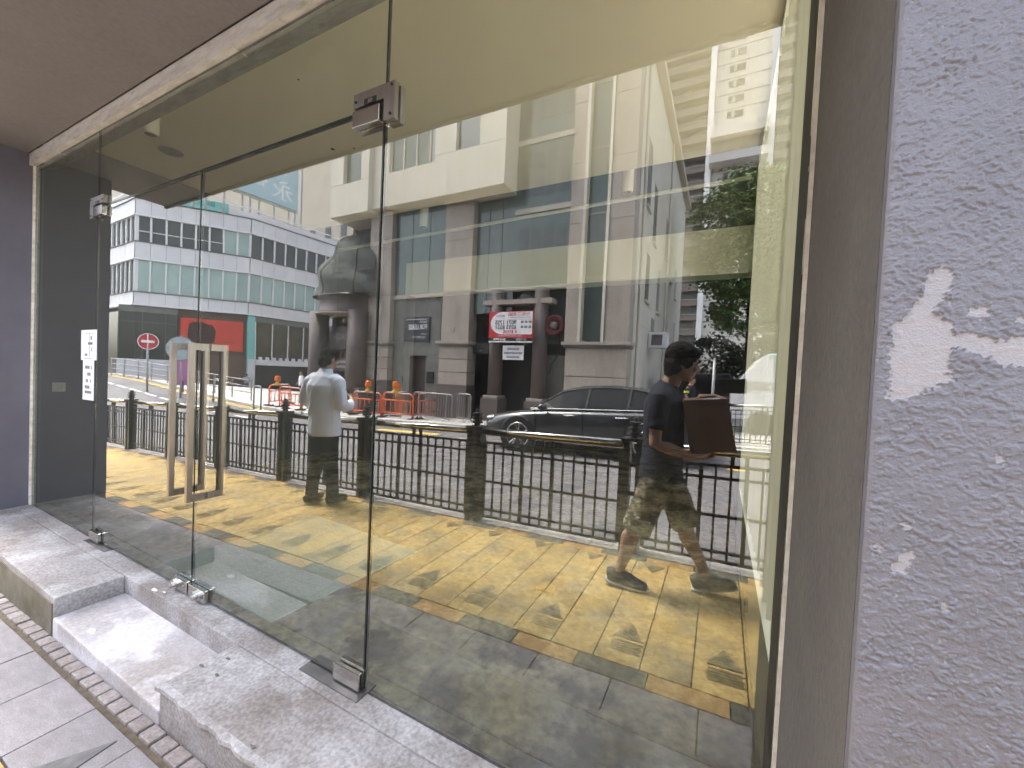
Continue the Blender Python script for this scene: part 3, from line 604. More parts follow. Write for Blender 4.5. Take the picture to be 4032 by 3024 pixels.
# signs
s1 = thing('letting_sign', 'charcoal FOR LEASE sign on the grey stone panel across the street', 'sign', (-11.25, Y(F), 2.63))
part('board', B(-11.95, -10.57, Y(F - .05), Y(F - .002), 2.63, 3.65), m_signdk, s1)
yt = Y(F - .053)
text('lettering', 'FOR LEASE', .29, m_txtw, (-11.18, yt, 3.22), s1, sx=.72, bold=.006); text('lettering', 'F&B UNIT', .12, m_txtw, (-10.90, yt, 3.44), s1, sx=.8); text('lettering', '+852 3001 0774', .12, m_txtw, (-11.10, yt, 2.80), s1, sx=.85)
part('rule', B(-11.85, -10.66, yt, yt + .004, 3.535, 3.555), m_txtw, s1); part('rule', B(-11.0, -10.66, yt, yt + .004, 2.93, 2.945), m_txtw, s1)
s2 = thing('letting_board', 'red and white letting board with phone numbers over the dark entrance', 'sign', (-6.64, Y(F - .45), 2.58))
ya = Y(F - .5)
part('board', B(-7.5, -5.78, Y(F - .5), Y(F - .45), 2.58, 3.66), m_red, s2)
cv = [(-5.80, 3.64), (-5.80, 2.86)] + [(-6.95 - .48 * math.sin(math.pi * k / 14), 2.86 + .39 - .39 * math.cos(math.pi * k / 14)) for k in range(15)]
part('white_panel', MB().prism(cv, ya, ya + .004, 'y'), m_white, s2)
part('black_strip', B(-7.5, -5.78, ya, ya + .004, 2.625, 2.74), m_txtk, s2); part('bottom_strip', B(-7.5, -5.78, ya, ya + .0045, 2.58, 2.622), m_white, s2)
yb = ya + .005
text('lettering', '9071 1755', .20, m_txtk, (-6.83, yb, 3.27), s2, bold=.006); text('lettering', '6593 8331', .20, m_txtk, (-6.83, yb, 3.10), s2, bold=.006)
text('lettering', '中原(工商舖)', .15, m_txtr, (-6.33, yb, 3.55), s2, bold=.002); text('lettering', '旺舖出租', .14, m_txtr, (-6.65, yb, 2.94), s2, bold=.003)
text('lettering', '2810 9900', .115, m_txtw, (-7.05, yb, 2.68), s2, bold=.004); text('lettering', '分行電話', .10, m_txtw, (-6.20, yb, 2.68), s2)
text('lettering', '專業誠信', .09, m_ink, (-7.05, yb, 3.50), s2)
b = MB(); 
for z in (3.29, 3.12):
    for k in range(3): b.box(-6.24 + k * .15, -6.13 + k * .15, yb, yb + .002, z - .045, z + .04)
b.box(-6.65, -5.85, yb, yb + .002, 3.44, 3.455); b.box(-6.75, -5.85, yb, yb + .002, 3.375, 3.387)
part('small_print', b, m_ink, s2)
b = MB().box(-7.15, -6.2, yb, yb + .002, 2.79, 2.825); part('small_print', b, M('pink print', (.7, .35, .35)), s2)
s3 = thing('paper_sign', 'white paper sign with three lines of print under the red letting board', 'sign', (-6.53, Y(F - .4), 1.98))
part('sheet', B(-6.95, -6.12, Y(F - .42), Y(F - .40), 1.98, 2.48), m_white, s3); b = MB()
for z, x0, x1 in ((2.36, -6.75, -6.3), (2.22, -6.9, -6.2), (2.08, -6.78, -6.32)):
    x = x0
    while x < x1: w = random.uniform(.05, .07); b.box(x, x + w, Y(F - .423), Y(F - .42), z - .04, z + .035); x += w + .015
part('print', b, m_ink, s3)
# portal at the left end of the building with an oval sign under a dark curved glazed canopy
pr = thing('club_portal', 'dark round-columned portal with an oval sign under curved dark glazing', 'portal', (-15.2, Y(F - .6), -.6))
for xc in (-16.55, -14.05): part('column', MB().lathe([(.42, -.7), (.42, 3.9)], 24, (xc, Y(F - .6), 0)), m_grand, pr, True)
part('lintel', MB().lathe([(1.75, 3.82), (1.75, 3.88), (1.62, 3.9), (1.62, 4.5), (1.72, 4.52), (1.72, 4.58)], 40, (-15.3, Y(F + .45), 0)), m_grand, pr, True)
part('lintel_trim', MB().lathe([(1.80, 3.76), (1.80, 3.815)], 40, (-15.3, Y(F + .45), 0)), m_gran, pr)
part('recess', B(-16.5, -14.1, Y(F + .05), Y(F + .2), -.7, 3.76), m_backdark, pr)
part('pedestal', B(-14.45, -13.5, Y(F - .9), Y(F - .3), -.7, .6), m_gpanel, pr, bevel=.03)
part('oval_sign', MB().lathe([(.01, Y(F - .3)), (.55, Y(F - .3)), (.58, Y(F - .25)), (.58, Y(F - .2))], 28, (-15.4, 0, 2.75), 'y'), M('oval sign grey', (.10, .085, .085), rough=.5), pr)
text('lettering', 'DASH', .42, M('dash lettering', (.30, .29, .29)), (-15.4, Y(F - .31), 2.8), pr, bold=.008)
for i in range(3): part('sign_leg', B(-15.65 + i * .22, -15.58 + i * .22, Y(F - .28), Y(F - .22), 1.75, 2.2), m_grand, pr)
part('name_board', B(-16.1, -14.75, Y(F - .3), Y(F - .2), 1.25, 1.85), M('board grey', (.09, .08, .085), rough=.5), pr)
b = MB().box(-15.8, -15.05, Y(F - .306), Y(F - .3), 1.62, 1.72).box(-15.95, -14.95, Y(F - .306), Y(F - .3), 1.40, 1.50); part('print', b, M('board print', (.35, .33, .34)), pr)
for i in range(2): part('lamp', MB().ell((-15.35 + i * .3, Y(F - .2), 3.55), (.09, .09, .11), 10, 6), M('frosted globe', (.5, .5, .48), rough=.3), pr, True)
m_dkglass = M('dark curved glazing', (.10, .108, .10), (.135, .14, .128), rough=.95, scale=2.2, spec=.05, c3=(.07, .072, .068), s3=1.2, lo3=.52, hi3=.6)
b = MB(); vs = []; fs = []; NA, NZ = 12, 12
for i in range(NA + 1):
    for j in range(NZ + 1):
        a = math.pi * (.02 + .78 * i / NA); z = 4.6 + 2.9 * j / NZ; bul = .55 + 1.35 * math.cos(.5 * math.pi * j / NZ) ** .7 + .12 * math.sin(a * 3 + j)
        vs.append((-15.1 - bul * math.cos(a) * 1.25, Y(F + .6) + bul * math.sin(a), z))
for i in range(NA):
    for j in range(NZ): k = i * (NZ + 1) + j; fs.append((k, k + 1, k + NZ + 2, k + NZ + 1))
b.add(vs, fs); cg = part('curved_glazing', b, m_dkglass, pr, True)
for i in (2, 6, 10): part('glazing_rib', MB().tube([vs[i * (NZ + 1) + j] for j in range(NZ + 1)], .035, 6), m_grand, pr)
# ------------------------------------------------------------------ grey estate car parked across the road
m_carp = M('grey car paint', (.06, .064, .07), (.055, .058, .064), rough=.25, metal=.55, spec=.5, coat=1)
m_carg = M('car glass', (.012, .014, .014), rough=.06, spec=.25)
m_tyre = M('tyre rubber', (.016, .016, .016), rough=.8); m_alloy = M('alloy', (.55, .55, .56), rough=.25, metal=1)
m_lamp = M('lamp glass', (.55, .58, .6), rough=.1, spec=.8); m_tail = M('tail lamp', (.25, .01, .012), rough=.15)
car = thing('parked_car', 'dark grey SUV parked on the far side of the road, nose to the left', 'car', (0, 0, 0))
ST = [(-2.42, .42, .62, .58, .70, .50), (-2.36, .30, .74, .76, .78, .62), (-2.15, .24, .82, .90, .88, .78), (-1.8, .22, .88, .955, .93, .84), (-1.42, .22, .93, .965, .95, .88), (-1.05, .22, .97, .96, .955, .9), (-.4, .22, 1.0, .95, .965, .92),
      (.4, .22, 1.02, .95, .965, .925), (1.1, .22, 1.04, .955, .965, .925), (1.5, .23, 1.05, .965, .96, .92), (1.9, .26, 1.05, .955, .945, .89), (2.22, .32, 1.03, .90, .90, .83), (2.36, .40, .98, .80, .80, .72), (2.40, .48, .88, .66, .68, .60)]
vs = []; fs = []; n = 12
for x, zb, zt, ws, wm, wt in ST:
    zm = zb + (zt - zb) * .52
    half = [(ws * .80, zb), (ws, zb + .08), (wm, zm), (wm * .995, zm + (zt - zm) * .5), (wt, zt - .03), (wt * .72, zt + .015)]
    ring = [(x, -a, b) for a, b in half] + [(x, a, b) for a, b in reversed(half)]
    vs += ring
for i in range(len(ST) - 1):
    for j in range(n): fs.append((i * n + j, i * n + (j + 1) % n, (i + 1) * n + (j + 1) % n, (i + 1) * n + j))
fs += [tuple(range(n)), tuple(range((len(ST) - 1) * n, len(ST) * n))]
def smoothed(mb, mats, lv=1):
    me = mb.mesh('tmp', mats, True); o = bpy.data.objects.new('tmp', me); COL.objects.link(o); s = o.modifiers.new('s', 'SUBSURF'); s.levels = lv; s.render_levels = lv
    r = bpy.data.meshes.new_from_object(o.evaluated_get(bpy.context.evaluated_depsgraph_get())); bpy.data.objects.remove(o); return r
obj('body', smoothed(MB().add(vs, fs), [m_carp], 2), car)
GH = [(-1.16, .99, .985, .83, .80), (-.85, 1.0, 1.20, .86, .72), (-.45, 1.01, 1.42, .88, .65), (0.0, 1.02, 1.515, .885, .63), (.6, 1.03, 1.535, .885, .625), (1.1, 1.04, 1.50, .88, .62), (1.55, 1.05, 1.40, .86, .61), (1.95, 1.055, 1.22, .84, .66), (2.2, 1.04, 1.05, .80, .74)]
vs = []; fs = []; mi = []
for x, zb, zr, wb_, wr in GH: vs += [(x, -wb_, zb - .04), (x, -wr, zr - .05 * (zr > 1.1)), (x, -wr * .8, zr), (x, 0, zr + .012), (x, wr * .8, zr), (x, wr, zr - .05 * (zr > 1.1)), (x, wb_, zb - .04)]
for i in range(len(GH) - 1):
    for j in range(6):
        fs.append((i * 7 + j, i * 7 + j + 1, (i + 1) * 7 + j + 1, (i + 1) * 7 + j))
        side = j in (0, 5); screen = (i < 2 or i >= 6) and j in (1, 2, 3, 4); mi.append(1 if (side or screen) else 0)
g = MB(); g.v = vs; g.f = fs; g.m = mi
obj('cabin', g.mesh('cabin', [m_carp, m_carg]), car)
for s in (-1, 1):
    pts = [(x, s * (wr + .012), zr - .045 * (zr > 1.1)) for x, zb, zr, wb_, wr in GH]
    part('roof_trim', MB().tube(pts, .014, 6), m_chrome, car); part('belt_trim', MB().tube([(x, s * (wb_ + .02), zb) for x, zb, zr, wb_, wr in GH], .012, 6), m_chrome, car)
    part('sill_trim', MB().tube([(-1.0, s * .955, .30), (1.05, s * .955, .30)], .015, 6), m_chrome, car)
    for x, w in ((.12, .05), (.98, .05), (1.5, .05)): part('pillar', MB().add([(x, s * .90, 1.0), (x + w, s * .90, 1.0), (x + w + .04, s * .655, 1.47), (x + .04, s * .655, 1.47)], [(0, 1, 2, 3)]), m_blackp, car)
    for x in (-.30, .80): part('door_handle', MB().tube([(x, s * .975, .88), (x + .03, s * .99, .885), (x + .2, s * .99, .89), (x + .23, s * .975, .89)], .014, 6), m_chrome, car)
    for x in (-1.0, .10, .98): part('door_seam', B(x, x + .008, s * .953, s * .972, .34, .98), m_blackp, car)
    mr = MB().ell((-.78, s * 1.06, 1.05), (.10, .12, .075), 12, 8); part('wing_mirror', mr, m_carp, car, True); part('mirror_stem', MB().tube([(-.74, s * .88, 1.0), (-.78, s * 1.0, 1.02)], .025, 6), m_blackp, car)
    part('headlight', MB().ell((-2.22, s * .66, .72), (.16, .20, .055), 12, 8), m_lamp, car, True); part('tail_lamp', MB().ell((2.28, s * .66, .86), (.10, .22, .05), 12, 8), m_tail, car, True)
    for x in (-1.42, 1.42):
        part('wheel_arch', MB().lathe([(.30, s * .80), (.445, s * .80), (.445, s * .968), (.40, s * .972)], 28, (x, 0, .38), 'y'), m_blackp, car, True)
        w = part('wheel', MB().lathe([(.27, s * .73), (.36, s * .75), (.375, s * .79), (.375, s * .93), (.355, s * .965), (.27, s * .97)], 32, (x, 0, .375), 'y'), m_tyre, car, True)
        part('rim', MB().lathe([(.285, s * .955), (.285, s * .972), (.262, s * .976), (.262, s * .9)], 32, (x, 0, .375), 'y'), m_alloy, w, True); part('hub', MB().lathe([(.06, s * .93), (.06, s * .972), (.03, s * .975)], 16, (x, 0, .375), 'y'), m_alloy, w)
        part('brake_disc', MB().lathe([(.2, s * .88), (.2, s * .9)], 20, (x, 0, .375), 'y'), m_blackp, w)
        for k in range(5):
            for da in (-.16, .16):
                a = 2 * math.pi * k / 5 + .3; p0 = (x + .05 * math.cos(a), s * .955, .375 + .05 * math.sin(a)); p1 = (x + .27 * math.cos(a + da), s * .965, .375 + .27 * math.sin(a + da)); part('spoke', MB().tube([p0, p1], [.022, .016], 6), m_alloy, w)
part('grille', B(-2.44, -2.40, -.5, .5, .42, .58), m_blackp, car); part('number_plate', B(2.395, 2.42, -.25, .25, .70, .81), m_white, car)
cx_ = -2.62; cyw = Y(8.2) - .97
car.location = (cx_, cyw, gz(cx_) - .13); car.rotation_euler = (0, -math.atan(SLOPE), 0)

# ------------------------------------------------------------------ orange water barriers with lamps, steel crowd barriers
m_or = M('orange plastic', (.72, .115, .025), (.60, .10, .03), rough=.5, rand=.1); m_amber = M('amber lens', (.80, .16, .01), rough=.25); m_lampy = M('lamp body yellow', (.62, .40, .05), rough=.4)
m_galv = M('galvanised steel', (.34, .34, .34), (.28, .28, .28), rough=.45, metal=.6, scale=20)
def barrier(label, w=1.5):
    t = thing('road_barrier', label, 'barrier', (0, 0, 0), 'orange road barriers'); r = .03
    part('frame', MB().tube([(-w / 2, 0, .05), (-w / 2, 0, .78), (-w / 2 + .05, 0, .88), (-w / 2 + .16, 0, .93), (w / 2 - .16, 0, .93), (w / 2 - .05, 0, .88), (w / 2, 0, .78), (w / 2, 0, .05)], r, 8), m_or, t, True)
    for z in (.18, .66): part('rail', MB().tube([(-w / 2, 0, z), (w / 2, 0, z)], r * .9, 8), m_or, t, True)
    for k in range(6): x = -w / 2 + w * (k + .5) / 6; part('bar', MB().tube([(x, 0, .18), (x, 0, .66)], .018, 6), m_or, t, True)
    part('reflective_strip', B(-w / 2 + .2, w / 2 - .2, -.034, .034, .935, .962), m_white, t)
    for s in (-1, 1): part('foot', B(s * w / 2 - .06, s * w / 2 + .06, -.22, .22, -.01, .05), m_blackp, t)
    return t
def lamp(label):
    t = thing('warning_lamp', label, 'lamp', (0, 0, 0), 'amber warning lamps'); part('base', MB().lathe([(.13, 0), (.13, .03), (.06, .15), (.06, .18)], 14), m_lampy, t, True)
    part('lens', MB().lathe([(.05, .18), (.12, .20), (.13, .30), (.11, .36), (.12, .39), (.09, .43)], 16), m_amber, t, True); return t
b0 = barrier('orange plastic road barrier nearest the steel crowd barriers'); b0.location = (-10.75, Y(11.5), gz(-10.75) - .0)
bl = [((-12.35, Y(11.5)), 0, 'orange plastic road barrier seen right of the white-shirted man'), ((-11.6, Y(12.7)), 1.2, 'orange plastic road barrier set at an angle behind the front pair'), ((-10.0, Y(12.4)), 1.45, 'orange plastic road barrier turned end-on beside the crowd barrier'),
      ((-17.0, Y(11.4)), 0, 'orange plastic road barrier seen left of the white-shirted man'), ((-18.5, Y(11.9)), 1.2, 'orange plastic road barrier at the far left end of the row'), ((-15.6, Y(11.7)), .5, 'orange plastic road barrier hidden mostly behind the white-shirted man')]
for (x, y), rz, lb in bl: dup(b0, (x, y, gz(x, y)), rz, lb)
l0 = lamp('amber warning lamp on the barrier right of the white shirt, left one of two'); l0.location = (-12.3, Y(11.5), gz(-12.3) + .95)
for x, ya, lb in ((-10.9, 11.5, 'amber warning lamp on the barrier nearest the crowd barriers'), (-18.1, 11.5, 'amber warning lamp on the barrier left of the white-shirted man'), (-11.9, 12.7, 'amber warning lamp low behind the front barriers')): dup(l0, (x, Y(ya), gz(x, Y(ya)) + .95 - .2 * (ya > 12)), 0, lb)
def crowd(label, w):
    t = thing('crowd_barrier', label, 'barrier', (0, 0, 0), 'steel crowd barriers')
    part('frame', MB().tube([(-w / 2, 0, .12), (-w / 2, 0, .9), (-w / 2 + .08, 0, .98), (w / 2 - .08, 0, .98), (w / 2, 0, .9), (w / 2, 0, .12), (-w / 2, 0, .12)], .022, 8), m_galv, t, True)
    for k in range(int(w / .115)): x = -w / 2 + .1 + k * .115; part('bar', MB().tube([(x, 0, .12), (x, 0, .97)], .008, 5), m_galv, t)
    for s in (-1, 1): part('foot', MB().tube([(s * w * .36, -.25, .0), (s * w * .36, 0, .13), (s * w * .36, .25, 0)], .02, 6), m_galv, t); part('stay', MB().tube([(s * w * .36, 0, .1), (s * w * .36, 0, .97)], .024, 6), m_galv, t)
    return t
c0 = crowd('long steel crowd barrier in front of the brown service door', 1.75); c0.location = (-9.15, Y(11.55), gz(-9.15)); c1 = crowd('short steel crowd barrier end beside the granite pier', .75); c1.location = (-8.02, Y(11.9), gz(-8.0)); c1.rotation_euler = (0, 0, .3)

# ------------------------------------------------------------------ white office block at the junction
m_wpan = M('white cladding', (.66, .65, .67), (.60, .59, .61), rough=.5, scale=1.5, rand=.05); m_wfr = M('white window frame', (.76, .75, .76), rough=.5)
m_wdark = M('office window dark', (.035, .037, .037), rough=.12, spec=.6, rand=.3); m_wpale = M('office window pale green', (.34, .44, .41), (.26, .36, .34), rough=.15, spec=.6, scale=.8, rand=.08)
m_teal = M('teal sign', (.22, .52, .50), rough=.5); m_wood = M('brown slat', (.17, .105, .085), rough=.7, rand=.1); m_poster = M('orange red poster', (.56, .055, .035), rough=.5); m_groove = M('dark joint', (.12, .11, .115), rough=.7)
class Face:
    def __init__(s, o, d, n, root): s.o = Vector((*o, 0)); s.d = Vector((*d, 0)).normalized(); s.n = Vector((*n, 0)).normalized(); s.root = root
    def P(s, u, w, z): return s.o + s.d * u + s.n * w + Vector((0, 0, z))
    def box(s, name, u0, u1, w0, w1, z0, z1, mat, parent=None):
        b = MB(); b.add([s.P(u, w, z) for z in (z0, z1) for u, w in ((u0, w0), (u1, w0), (u1, w1), (u0, w1))], [(0, 3, 2, 1), (4, 5, 6, 7), (0, 1, 5, 4), (1, 2, 6, 5), (2, 3, 7, 6), (3, 0, 4, 7)])
        return part(name, b, mat, parent or s.root)
wb = thing('office_block', 'white clad office block with ribbon windows at the junction on the left', 'building', (-40, Y(15), -.5))
f0 = Face((-41.1, Y(14.4)), (-1, -.06), (0, 1), wb); f1 = Face((-41.1, Y(14.4)), (.584, -.812), (.812, .584), wb); f2 = Face((-36.64, Y(20.52)), (.08, -1), (1, .08), wb)
for f, L in ((f0, 9), (f1, 7.55), (f2, 13)):
    f.box('core', 0.02, L, -4, -.25, -3, 14.3, m_backdark)
    nb = int(round(L / 1.0)); w = L / nb
    for zb, zt in ((5.62, 6.55), (9.2, 10.45), (12.6, 13.75)):
        for k in range(nb): f.box('cladding_panel', k * w + .012, (k + 1) * w - .012, -.25, .06, zb, zt, m_wpan)
        f.box('band_back', 0, L, -.26, .035, zb + .02, zt - .02, m_groove); f.box('band_edge', -.05, L, -.2, .12, zt, zt + .07, m_groove); f.box('band_edge', -.06, L, -.2, .14, zb - .10, zb - .001, m_wfr)
    for k in range(nb + 1): f.box('mullion', k * w - .05, k * w + .05, -.2, .03, 6.63, 9.09, m_wfr)
    for k in range(nb): f.box('window', k * w + .05, (k + 1) * w - .05, -.14, -.08, 6.63, 9.09, m_wpale if f is not f0 else m_wdark)
    dark = (lambda k: k < 6) if f is f1 else (lambda k: True)
    for k in range(nb):
        wn_ = f.box('window', k * w + .05, (k + 1) * w - .05, -.14, -.08, 10.53, 12.49, m_wdark if dark(k) else m_wpale)
        f.box('mullion', k * w - .06, k * w + .06, -.2, .03, 10.53, 12.49, m_wfr)
        if f is f1 and dark(k): f.box('transom', k * w + .05, (k + 1) * w - .05, -.079, -.03, 11.3, 11.36, m_wfr, wn_)
    f.box('parapet', 0, L, -.3, .02, 13.83, 14.3, m_wpan); f.box('parapet_rail', 0, L, -.1, .0, 14.62, 14.72, m_wfr)
f1.box('teal_fascia', 2.3, 6.0, .03, .12, 13.86, 14.62, m_teal)
def face_text(f, s, size, u, z, mat, w=.13, **kw):
    xr = -f.d; up = Vector((0, 0, 1)); m = Matrix((xr, up, f.n)).transposed()
    text('lettering', s, size, mat, f.P(u, w, z), f.root, rot=m.to_euler(), **kw)
face_text(f1, 'SIAL CH', .5, 4.2, 14.32, M('teal sign lettering', (.05, .16, .16)), bold=.006)
f1.box('dark_shopfront', -.9, 2.7, -.24, -.1, 1.3, 5.0, m_wdark); f1.box('shop_head', -.9, 2.75, -.2, .0, 5.0, 5.5, m_gpanel); [f1.box('shop_mullion', u, u + .07, -.1, -.04, 1.3, 5.0, m_groove) for u in (-.9, .5, 1.9, 2.63)]; f1.box('shop_transom', -.9, 2.7, -.099, -.05, 4.2, 4.27, m_groove); f1.box('white_dado', -.9, 2.7, -.2, .02, -2, 1.3, m_wpan)
f1.box('poster', 2.95, 7.25, -.1, .0, 2.3, 4.85, m_poster)
bag = [(3.5, 2.95), (3.42, 3.6), (3.5, 4.3), (3.75, 4.55), (4.3, 4.62), (4.6, 4.45), (5.0, 4.42), (5.15, 4.2), (5.3, 3.9), (5.25, 3.3), (5.15, 2.9), (4.3, 2.75)]
part('poster_shape', MB().add([f1.P(u, .012, z) for u, z in bag] + [f1.P(u, .002, z) for u, z in bag], [tuple(range(12)), tuple(range(23, 11, -1))] + [(i, (i + 1) % 12, 12 + (i + 1) % 12, 12 + i) for i in range(12)]), M('poster shape', (.05, .02, .02)), wb)
f1.box('poster_caption', 5.9, 6.7, .001, .008, 2.95, 3.08, M('poster caption', (.40, .04, .03)))
f1.box('poster_frame', 2.75, 7.5, -.24, -.12, 1.9, 5.5, M('poster surround', (.09, .06, .05)))
for k in range(30): f1.box('slat', 2.8 + k * .157, 2.92 + k * .157, -.2, .0, -2, 1.9, m_wood)
f2.box('teal_column', 0, .55, -.2, .02, -2, 5.5, m_teal); f2.box('shopfront', .6, 6.5, -.24, -.12, 1.7, 5.0, M('warm shopfront', (.10, .075, .045), (.03, .03, .028), rough=.2, scale=1.2)); f2.box('shop_head', 0, 8, -.2, .0, 5.0, 5.5, m_gpanel)
[f2.box('shop_mullion', .6 + k * 1.45, .68 + k * 1.45, -.12, -.05, 1.7, 5.0, m_wfr) for k in range(5)]; [f2.box('planter', .9 + k * .6, 1.15 + k * .6, -.05, .15, 1.701, 1.95, m_wfr) for k in range(9)]; f2.box('planter_shelf', .6, 6.5, -.1, .2, 1.2, 1.7, m_wpan); f2.box('low_wall', 0, .5, .03, .3, -2, 1.7, m_wpan); f2.box('basement_glazing', .6, 7, -.24, -.1, -2, 1.1, m_wdark)
f0.box('shopfront', 0, 8, -.24, -.1, -.5, 5.2, m_wdark)
# billboard on the roof behind, blank beige block further back
bb = thing('billboard', 'pale blue rooftop billboard with white brush characters', 'billboard', (-36, Y(26), 15)); fb = Face((-36.4, Y(24.5)), (.10, -1), (1, .1), bb)
fb.box('panel', -9, 0, -.15, 0, 15.9, 22.5, M('pale blue board', (.36, .52, .60), rough=.5)); fb.box('frame', -9.1, .12, -.3, -.16, 15.7, 22.6, M('board frame', (.42, .46, .38)))
for u in (-8, -4, -.1, .5): fb.box('post', u, u + .15, -.6, -.35, 13.5, 22.5, m_galv)
mt = M('brush white', (.85, .85, .85)); face_text(fb, '永', 2.0, -1.35, 17.1, mt, w=.01); face_text(fb, '春', 1.7, -3.4, 17.6, mt, w=.01); face_text(fb, '裕', 1.8, -1.6, 19.4, mt, w=.01)
for k in range(7): fb.box('strut', -8.5 + k * 1.3, -8.35 + k * 1.3, -.4, -.3, 13.6, 15.7, m_galv)
bk = thing('beige_block', 'blank beige apartment block standing behind the office block', 'building', (-56, Y(42), -1))
part('wall', B(-150, -40, Y(46), Y(40), -2, 48), m_bpale, bk)
for k in range(6): part('window', B(-46 - k * 3.4, -44.8 - k * 3.4, Y(40), Y(39.96), 20, 21.6), m_wdark, bk)

# ------------------------------------------------------------------ tower block beyond the tree
tw = thing('tower_block', 'tall pale residential tower with banded balconies rising beyond the tree', 'building', (0, Y(88), -2)); TY = 86
m_tp = M('tower white', (.58, .555, .51), (.50, .475, .43), rough=.7, scale=.15); m_tb = M('tower beige', (.21, .185, .16), (.17, .15, .13), rough=.8, scale=.2, rand=.1); m_tw = M('tower window', (.06, .058, .055), (.17, .16, .15), rough=.2, scale=1.2, rand=.3); m_tbr = M('tower window bright', (.62, .62, .60), rough=.4)
part('core', B(-13.3, 16, Y(TY + 14), Y(TY + .6), -5, 96), m_tb, tw); part('central_wall', B(-4.2, 5.1, Y(TY + 1), Y(TY), -5, 96), m_tp, tw)
for x0, x1 in ((-4.9, -3.9), (5.1, 6.1)): part('pier', B(x0, x1, Y(TY + 1), Y(TY - .7), -5, 96), m_wfr, tw)
pr_ = {}
def tpart(name, key, mk, x, z, mat):
    if key not in pr_: pr_[key] = mk().mesh(name, mat, off=tuple(wloc(tw)))
    o = obj(name, pr_[key], tw); o.location = (x, 0, z); return o
for k in range(32):
    z = 2.0 + k * 2.84
    tpart('floor_line', 'fl', lambda: B(-4.2, 5.1, Y(TY), Y(TY - .04), 0, .1), 0, z + 2.6, m_tb)
    w = tpart('window', 'w1', lambda: B(0, 2.6, Y(TY), Y(TY - .05), 0, 1.25), -1.65, z + .9, m_tw)
    for dx in (.75, 1.0): tpart('window_bar', 'wb', lambda: B(0, .18, Y(TY - .05), Y(TY - .12), 0, 1.1), -1.65 + dx, z + .9, m_tbr)
    tpart('balcony', 'bl', lambda: B(0, 8.3, Y(TY + .6), Y(TY - .8), 0, 1.1), -13.25, z, m_tb); tpart('balcony_edge', 'be', lambda: B(0, 8.3, Y(TY + .6), Y(TY - .95), 0, .07), -13.25, z + 1.1, m_tp)
    tpart('balcony', 'br', lambda: B(0, 9.8, Y(TY + .6), Y(TY - .8), 0, 1.1), 6.15, z, m_tb); tpart('balcony_edge', 'be2', lambda: B(0, 9.8, Y(TY + .6), Y(TY - .95), 0, .07), 6.15, z + 1.1, m_tp)
    for j in range(7):
        tpart('window', 'w2' + str(j % 2), lambda: B(0, .95, Y(TY + .6), Y(TY + .5), 0, 1.1), -13.1 + j * 1.17, z + 1.3, m_tw if random.random() < .72 else m_tbr)
    for j in range(4): tpart('window', 'w3' + str(j % 2), lambda: B(0, 1.1, Y(TY + .6), Y(TY + .5), 0, 1.1), 6.4 + j * 1.4, z + 1.3, m_tw)
part('podium_roof', B(-4.2, 5.2, Y(TY), Y(TY - 3), 46.6, 48.6), m_tp, tw); part('podium_shade', B(-4.0, 5.0, Y(TY), Y(TY - 1.5), 43.6, 46.55), m_tw, tw); part('podium_roof', B(-4.2, 5.2, Y(TY), Y(TY - 3), 42, 43.5), m_tp, tw)

# ------------------------------------------------------------------ trees
m_bark = M('bark', (.07, .055, .045), (.045, .035, .03), rough=.95, scale=12, bump=.5)
m_leaf = M('leaves', (.075, .125, .032), (.13, .19, .06), rough=.55, scale=.9, spec=.35); m_leafd = M('dark leaves', (.022, .038, .014), (.04, .06, .02), rough=.6, scale=1.0)
def tree(label, x, ym_, h, crown, nleaf, ls, mat, seed, trunk_r=.22):
    rnd = random.Random(seed); z0 = gz(x, Y(ym_)) - .2; t = thing('street_tree', label, 'tree', (x, Y(ym_), z0), None)
    tb = MB(); top = Vector((x, Y(ym_), h * .55)); tb.tube([(x, Y(ym_), z0), (x + .1, Y(ym_), h * .25), tuple(top)], [trunk_r, trunk_r * .8, trunk_r * .6], 10)
    for (c, r) in crown:
        c = Vector((c[0], Y(c[1]), c[2])); m = top.lerp(c, .5) + Vector((rnd.uniform(-.3, .3), rnd.uniform(-.3, .3), .2)); tb.tube([top - Vector((0, 0, rnd.uniform(0, 1))), m, c], [trunk_r * .5, trunk_r * .3, .03], 7)
    part('trunk', tb, m_bark, t)
    vs = []; fs = []; tot = sum(r[0] * r[1] * r[2] for c, r in crown)
    for c, r in crown:
        nc = int(nleaf * r[0] * r[1] * r[2] / tot / 14)
        for _ in range(nc):
            d = Vector((rnd.gauss(0, 1), rnd.gauss(0, 1), rnd.gauss(0, 1))).normalized() * rnd.uniform(.55, 1.04) ** .6
            q = Vector((c[0] + d.x * r[0], Y(c[1]) + d.y * r[1], c[2] + d.z * r[2]))
            for _ in range(14):
                p = q + Vector((rnd.gauss(0, .22), rnd.gauss(0, .22), rnd.gauss(0, .16))); a = Vector((rnd.gauss(0, 1), rnd.gauss(0, 1), rnd.gauss(0, .5))).normalized(); bq = a.cross(Vector((rnd.gauss(0, 1), rnd.gauss(0, 1), rnd.gauss(0, 1)))).normalized()
                s = ls * rnd.uniform(.6, 1.3); k = len(vs); vs += [p - a * s, p + bq * s * .5, p + a * s, p - bq * s * .5]; fs.append((k, k + 1, k + 2, k + 3))
    me = bpy.data.meshes.new('crown'); o_ = wloc(t); me.from_pydata([v - o_ for v in vs], [], fs); me.materials.append(mat); obj('crown', me, t); return t
